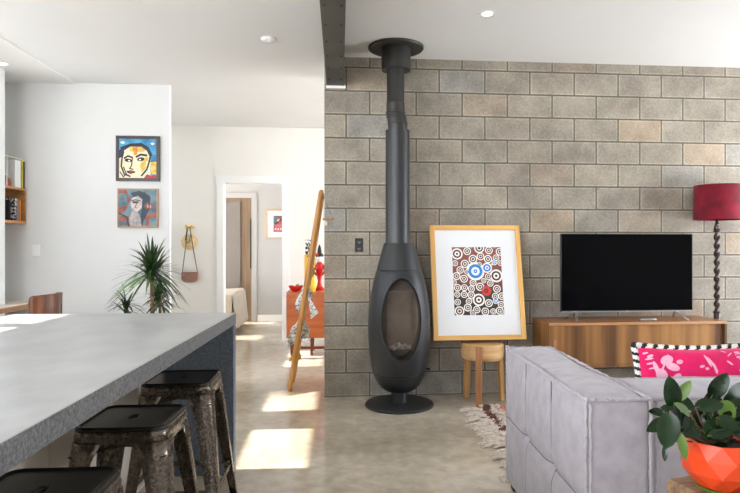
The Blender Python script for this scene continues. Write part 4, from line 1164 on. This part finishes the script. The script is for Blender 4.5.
def face1(poly, blob, stroke):
    poly(2, [(0,.45),(.08,.25),(.25,.16),(.6,.14),(.8,.3),(.84,.5),(.84,.75),(.66,1),(0,1)])
    poly(1, [(.25,.18),(.6,.16),(.72,.28),(.62,.34),(.3,.32)])
    poly(1, [(.6,.5),(.78,.45),(.76,.7),(.6,.86),(.56,.7)])
    poly(3, [(.36,.22),(.5,.2),(.48,.4),(.4,.42)])
    poly(1, [(.84,.58),(1,.56),(1,.9),(.86,.9)])
    poly(2, [(.72,.56),(.84,.56),(.84,.92),(.72,.92)])
    poly(4, [(.66,1),(.75,.9),(.86,.95),(.94,.9),(1,.94),(1,1)])
    poly(6, [(0,.3),(.1,.2),(.3,.12),(.6,.1),(.8,.22),(.9,.42),(.82,.46),(.74,.3),(.6,.2),(.3,.2),(.14,.3),(.1,.46),(0,.5)])
    poly(5, [(.02,.22),(.3,.12),(.6,.11),(.78,.2),(.74,.23),(.58,.16),(.3,.18),(.08,.28)])
    stroke(5, [(.12,.34),(.08,.5),(.06,.7),(.14,.9),(.3,.96)], .02)
    stroke(5, [(.84,.42),(.8,.6),(.74,.78),(.6,.94)], .022)
    stroke(5, [(.14,.5),(.24,.44),(.36,.48)], .022); stroke(5, [(.46,.46),(.58,.4),(.74,.42)], .026)
    blob(5, .25, .55, .10, .045, rot=.1); blob(5, .58, .52, .10, .05, rot=-.1); blob(7, .27,.56,.03,.02); blob(7,.56,.53,.03,.02)
    stroke(5, [(.36,.5),(.33,.7),(.28,.76),(.38,.78)], .014); stroke(5, [(.22,.84),(.32,.82),(.42,.85),(.3,.88),(.22,.84)], .018)
    blob(4, .33, .845, .06, .018); stroke(5, [(.12,.72),(.2,.9),(.12,.97),(.03,.85)], .014); stroke(5, [(.8,.58),(1,.56)], .01)
    blob(7, .9,.12,.05,.03); blob(7,.1,.1,.06,.03)
a0 = wp(115.6, 135.4, PW-.03); a1 = wp(159.4, 181.2, PW-.03)
flatpic('painting', a0[0], a0[1], a1[0], a1[1], PW, 'dark-framed bright painting of a face with blue hair, hung above the muted one', mat('dark_frame', srgb(58,44,40), .4, var=.1), .03,
        [A_blue, A_yel, A_cream, A_or, A_red, A_blk, A_navy, A_wh], face1)
C_teal = mat('art_teal', srgb(62,98,116), .5, col2=srgb(112,142,150), vscale=9, contrast=(.38,.6)); C_grey = pm('art_grey',(168,160,158)); C_dk = pm('art_dark_teal',(34,56,72)); C_red = pm('art_brick',(150,82,70)); C_pink = pm('art_pale',(196,182,176)); C_br = pm('art_umber',(70,50,48))
def face2(poly, blob, stroke):
    poly(3, [(0,0),(.2,0),(.3,.3),(.16,.6),(0,.7)]); poly(0, [(0,.1),(.2,.1),(.22,.4),(0,.5)])
    poly(2, [(.3,.08),(.55,.02),(.8,.14),(.84,.4),(.7,.7),(.62,1),(.5,1),(.6,.6),(.62,.3),(.4,.2)])
    poly(4, [(.34,.22),(.5,.16),(.62,.26),(.6,.5),(.48,.62),(.36,.56),(.3,.4)])
    poly(1, [(.36,.56),(.5,.6),(.58,.8),(.6,1),(.3,1),(.26,.8)])
    blob(3, .8, .45, .12, .1); blob(4, .8, .45, .06, .05); blob(3, .14, .8, .14, .1)
    blob(2, .44, .34, .09, .03); stroke(5, [(.34,.3),(.44,.27),(.56,.3)], .014); stroke(5, [(.5,.34),(.42,.48),(.48,.5)], .01)
    stroke(5, [(.66,.06),(.82,.2),(.8,.5),(.68,.8)], .018); stroke(2, [(.0,.65),(.2,.75),(.26,1)], .02)
    poly(3, [(.72,.7),(1,.6),(1,1),(.7,1)]); poly(0, [(.8,.8),(1,.75),(1,1),(.8,1)])
a0 = wp(117.2, 188.4, PW-.03); a1 = wp(157.8, 227.5, PW-.03)
flatpic('painting', a0[0], a0[1], a1[0], a1[1], PW, 'muted teal and grey painting of a figure, hung below the bright face', wood('pale_frame', srgb(150,112,82), srgb(178,140,106)), .014,
        [C_teal, C_grey, C_dk, C_red, C_pink, C_br], face2)
def abst(poly, blob, stroke):
    poly(1, [(.0,.0),(1,0),(1,1),(0,1)])
    poly(0, [(.22,.18),(1,.18),(1,.82),(.22,.82)])
    poly(2, [(.22,.55),(.5,.4),(1,.6),(1,.82),(.22,.82)]); blob(3, .42,.38,.12,.12); blob(1,.42,.38,.06,.06); blob(4,.28,.35,.05,.12); stroke(5,[(.3,.5),(.55,.3),(.7,.45),(1,.3)],.03)
    for k in range(6): blob(1, .3+.1*k, .7, .03,.03)
a0 = wp(266, 209.5, BY-.03)
flatpic('painting', a0[0], a0[1], a0[0]+.50, a0[1]-.49, BY, 'pale-framed colourful print seen through the doorway on the bedroom wall', wood('light_frame', srgb(196,160,124), srgb(214,182,146)), .025,
        [pm('bp_slate',(96,92,104)), pm('bp_white',(226,222,214),.02), pm('bp_rose',(170,92,96)), pm('bp_red',(178,60,60)), pm('bp_green',(40,120,110)), pm('bp_dark',(48,40,52))], abst)

# ------------------------------------------------------------------ bed
e = tag(empty('bed', (-2.2, 9.4, 0)), 'bed under a crumpled oatmeal linen spread through the bedroom doorway', 'bed')
b = B()
def bed_disp(f, p):
    o = Vector((0,0,0)); k = max(0, (.58-p.z)/.55)
    if f == (0,1): o.x = .05*k+.022*k*math.sin(p.y*26)
    if f == (1,0): o.y = -.04*k+.018*k*math.sin(p.x*24)
    if f == (1,1): o.y = .02*k*math.sin(p.x*24)
    if f == (2,1): o.z = .008*math.sin(p.x*11)*math.sin(p.y*9)
    return o
rbox(b, -3.2, -1.53, 8.75, 9.95, .06, .60, .07, .05, bed_disp); obj('bedspread', b, M_bedspread, e, smooth=True, angle=80)
for x in (-3.1, -1.7):
    for y in (8.85, 9.8): obj('leg', B().box(x-.03,x+.03,y-.03,y+.03,0,.08), M_doorw, e)

# ------------------------------------------------------------------ desk nook: desk, chair, shelf, books
e = tag(empty('desk', (-3.1, 5.9, 0)), 'built-in desk with a brown timber edge in the nook at the far left', 'desk')
b = B().box(-3.345, -2.895, 5.735, PW-.005, .742, .748); obj('desktop', b, M_desktop, e)
b = B().box(-3.345, -2.88, 5.735, PW-.005, .70, .7415); obj('desk_edge', b, M_desk, e)
b = B(); b.box(px5+.004, -2.88, 5.2, 5.734, .70, .7415); obj('desk_extension', b, M_desk, e); b = B(); b.box(px5+.004, -2.895, 5.2, 5.734, .742, .748); obj('desktop', b, M_desktop, e)
b = B(); b.box(-2.93,-2.90,5.22,5.25,0,.70); obj('leg', b, M_desk, e); b = B(); b.box(-2.93,-2.90,6.05,6.08,0,.70); obj('leg', b, M_desk, e)
CY = 5.05; cxm = wp(41, 300, CY)[0]
e = tag(empty('desk_chair', (cxm, CY, 0)), 'dark bent-timber chair tucked at the desk behind the island', 'chair')
zt_ = wp(50, 294.5, CY)[1]
b = B(); L = []
for k in range(13):
    a = R(-70+140*k/12)
    L.append(a)
rows = []
for z, s in ((zt_-.26, .92), (zt_-.18,.97), (zt_-.09,.99), (zt_-.05,1.0), (zt_-.012,.97), (zt_,.9)):
    rows.append([(cxm-.06+.19*math.cos(a*s)-(.05 if z < zt_-.2 else 0)+.02*(z-zt_+.26), CY+.23*math.sin(a*s), z+ (0.012*math.cos(a))) for a in L])
b.loops(rows, closed=False, cap=False)
for f in b.bm.faces:
    c = f.calc_center_median()
    f.material_index = 1 if c.y > CY+.02 else 0  # greyer walnut on the far half of the backrest
b.bm.faces.ensure_lookup_table()
bmesh.ops.delete(b.bm, geom=[b.bm.faces[12*r_+c_] for r_ in (0,1) for c_ in (7,9)], context='FACES_ONLY')
obj('backrest', b, [M_chairw, M_chairg], e, smooth=True, solid=.012)
b = rbox(B(), cxm-.30, cxm+.08, CY-.19, CY+.19, .435, .455, .009, .06); obj('seat', b, M_chairw, e, smooth=True)
for x, y in ((-.27,-.16),(-.27,.16),(.05,-.16),(.05,.16)):
    b = B().tube([(cxm+x*1.08, CY+y*1.1, 0), (cxm+x, CY+y, .436)], [.011,.016], 10); obj('leg', b, M_chairw, e, smooth=True)
b = B()
for y in (-.12,.12): b.bar((cxm+.06, CY+y, .44), (cxm+.095, CY+y, zt_-.2), .02, .03)
obj('back_post', b, M_chairw, e)

sx1, stop = wp(26, 161, PW-.01); _, sbot = wp(26, 223.5, 6.0)
shx0, shx1 = -3.345, sx1
sy0, sy1 = 5.74, PW-.006
e = tag(empty('wall_shelf', ((shx0+shx1)/2, sy0, sbot)), 'two-tier oak wall shelf with open front at the far left', 'shelf')
zm = wp(20, 190, 6.0)[1]
b = B()
b.box(shx0, shx1, sy0, sy1, sbot, sbot+.025); obj('bottom_board', b, M_shelf, e)
b = B().box(shx0, shx1, sy0, sy1, zm, zm+.022); obj('middle_board', b, M_shelf, e)
b = B().box(shx0, shx1, sy1-.02, sy1, sbot+.025, zm); obj('end_board', b, M_shelf, e)
b = B().box(shx0, shx1, sy1-.004, sy1, zm+.022, stop); b.box(shx1-.01, shx1-.002, sy0+.05, sy0+.056, zm+.022, stop); b.box(shx1-.012, shx1, sy0, sy1, stop, stop+.006); obj('wire_guard', b, M_white, e)
def book(x1, y, t, w, h, z, m, lab):
    """spine faces the room"""
    e = tag(empty('book', (x1-w/2, y, z)), lab, 'book', 'books on the oak wall shelf')
    b = B(); b.box(x1-w, x1, y, y+.002, z, z+h); b.box(x1-w, x1, y+t-.002, y+t, z, z+h); b.box(x1-.002, x1, y+.002, y+t-.002, z, z+h); obj('cover', b, m, e)
    b = B(); b.box(x1-w+.003, x1-.004, y+.0025, y+t-.0025, z+.003, z+h-.003); obj('pages', b, M_cream, e)
zb_ = sbot+.0255
X_ = lambda px, y: wp(px, 200, y)[0]
book(X_(9.5,5.98), 5.98, .02, .13, .20, zb_, mat('cover_black', srgb(32,32,36), .5, var=.1), 'slim black book at the left of the lower shelf tier')
book(X_(15.5,6.01), 6.01, .02, .17, .215, zb_, M_bw, 'black and white patterned book on the lower shelf tier')
book(X_(17.5,6.035), 6.035, .018, .19, .21, zb_, mat('cover_grey', srgb(150,152,156), .5, var=.1), 'grey book between the patterned and orange books')
book(X_(20,6.056), 6.056, .02, .20, .205, zb_, mat('cover_orange', srgb(224,130,44), .5, var=.1), 'orange book at the right of the lower shelf tier')
zb_ = zm+.0225
book(X_(22,6.07), 6.07, .02, .20, .285, zb_, mat('cover_yellow', srgb(206,196,60), .5, var=.1), 'tall yellow book on the upper shelf tier')
book(X_(24,6.093), 6.093, .018, .22, .26, zb_, mat('cover_dark', srgb(60,64,60), .5, var=.2), 'dark spined book at the right end of the upper shelf tier')
qx = X_(17.5, 6.0)
e = tag(empty('storage_box', (qx-.1, 6.0, zb_)), 'white storage box on the upper tier of the wall shelf', 'box')
b = B().box(qx-.16, qx, 5.96, 6.06, zb_, zb_+.25); obj('body', b, M_white, e, bevel=.003)
b = B().box(qx-.163, qx+.003, 5.957, 6.063, zb_+.25, zb_+.262); obj('lid', b, M_trim, e, bevel=.002)
qx = X_(7, 5.9)
e = tag(obj('trinket_pot', B().lathe([(.0001,0),(.03,0),(.045,.03),(.04,.07),(.018,.09),(.02,.10)], (qx,5.88,zb_), 20), mat('terracotta', srgb(150,76,52), .6, var=.1), smooth=True), 'small terracotta pot at the left of the upper shelf tier', 'pot')

# ------------------------------------------------------------------ dracaena
DY = 5.45
dxx, _ = wp(154, 262, DY); _, dcz = wp(150, 273, DY)
e = tag(empty('dracaena_plant', (dxx, DY, 0)), 'spiky green dracaena standing behind the far end of the island', 'potted plant')
b = B().lathe([(.0001,0),(.12,0),(.15,.30),(.155,.32),(.14,.32),(.13,.28),(.0001,.28)], (dxx,DY,0), 32); obj('pot', b, M_potgrey, e, smooth=True)
b = B().lathe([(.0001,.300),(.134,.298),(.132,.26)], (dxx,DY,0), 24); obj('soil', b, M_soil, e)
x2, z2 = wp(128, 306, DY); x3, z3 = wp(160, 300, DY+.1)
trunks = [((dxx-.02, DY, dcz), (dxx-.03,DY,.29), .02, 150, .40), ((x2, DY-.05, z2-.01), (dxx-.07,DY,.29), .014, 40, .22), ((x3, DY+.08, z3), (dxx+.05,DY+.02,.29), .015, 70, .24)]
tb_ = B(); lb_ = B(); rnd = random.Random(21)
for (tp, bs, r, nl, ll) in trunks:
    tp = Vector(tp); bs = Vector(bs)
    tb_.tube([bs, bs.lerp(tp,.5)+Vector((.012,0,0)), tp], [r*1.15, r, r*.8], 10)
    for k in range(nl):
        a = rnd.random()*2*PI; up = rnd.uniform(-.45, 1.45); L_ = ll*rnd.uniform(.7,1.1)
        d = Vector((math.cos(a)*math.cos(up), math.sin(a)*math.cos(up), math.sin(up)))
        p0 = tp+Vector((0,0,rnd.uniform(-.07,.05)))
        w = .0125; sd = d.cross(Vector((0,0,1))).normalized() if abs(d.z) < .99 else Vector((1,0,0))
        rows = []
        m = 7
        for q in range(m+1):
            t = q/m
            pos = p0+d*L_*t+Vector((0,0,-L_*.30*t*t*(.4+math.cos(up))))
            ww = w*(.55+.9*t if t < .4 else 1)*(1-t**3)+.0006
            rows.append([pos-sd*ww, pos-Vector((0,0,.003*(1-t))), pos+sd*ww])
        lb_.loops(rows, closed=False, cap=False)
obj('trunks', tb_, M_trunk, e, smooth=True); obj('foliage', lb_, M_drac, e, smooth=True, recalc=False)

# ------------------------------------------------------------------ light
w = bpy.data.worlds.new('sky'); sc.world = w; w.use_nodes = True
nt = w.node_tree; bg = nt.nodes['Background']
tc = nt.nodes.new('ShaderNodeTexCoord'); sp = nt.nodes.new('ShaderNodeSeparateXYZ'); nt.links.new(tc.outputs['Generated'], sp.inputs[0])
cr = nt.nodes.new('ShaderNodeValToRGB'); mr = nt.nodes.new('ShaderNodeMapRange'); mr.inputs['From Min'].default_value = -1; nt.links.new(sp.outputs['Z'], mr.inputs['Value']); nt.links.new(mr.outputs[0], cr.inputs['Fac'])
cr.color_ramp.elements[0].color = (1.02,1.05,1.1,1); cr.color_ramp.elements[1].color = (.70,.84,1.08,1)
x = cr.color_ramp.elements.new(.49); x.color = (1.04,1.07,1.12,1); x = cr.color_ramp.elements.new(.51); x.color = (.95,1,1.08,1)
nt.links.new(cr.outputs[0], bg.inputs['Color']); bg.inputs['Strength'].default_value = 11

sun = bpy.data.lights.new('sun', 'SUN'); sun.energy = 15; sun.angle = R(.6); sun.color = (1,.95,.87)
so = bpy.data.objects.new('sun', sun); COL.objects.link(so)
el = math.atan(.70)
so.rotation_euler = Vector((math.cos(el), 0, -math.sin(el))).to_track_quat('-Z', 'Y').to_euler()
so.location = (-8, 3, 6)
def portal(loc, d, sx, sy):
    l = bpy.data.lights.new('portal', 'AREA'); l.shape = 'RECTANGLE'; l.size = sx; l.size_y = sy; l.cycles.is_portal = True
    o = bpy.data.objects.new('window_portal', l); COL.objects.link(o); o.location = loc
    o.rotation_euler = Vector(d).to_track_quat('-Z', 'Z' if abs(d[2]) < .5 else 'Y').to_euler()
portal((LX-.02, -.6, 1.83), (1,0,0), 5.6, 1.82)
portal((-2.0, -3.65, 1.78), (0,1,0), 2.2, 1.75)
portal((5.05, 3.8, 1.35), (-1,0,0), 1.8, 2.1)
portal((1.0, 6.75, 1.35), (-1,0,0), 2.7, 2.7)
portal((.55, 9.4, 1.55), (-1,0,0), 1.4, 1.5)

# ------------------------------------------------------------------ camera
cam = bpy.data.cameras.new('camera'); co = bpy.data.objects.new('camera', cam); COL.objects.link(co)
co.location = (0, 0, 1.275); co.rotation_euler = (R(90), 0, -R(4.97))
cam.sensor_width = 36; cam.sensor_fit = 'HORIZONTAL'; cam.lens = 598/740*36; cam.shift_x = -22/740; cam.clip_start = .05
sc.camera = co
sc.view_settings.view_transform = 'Standard'; sc.view_settings.look = 'None'; sc.view_settings.gamma = 1; sc.view_settings.exposure = .2
sc.view_settings.use_curve_mapping = False
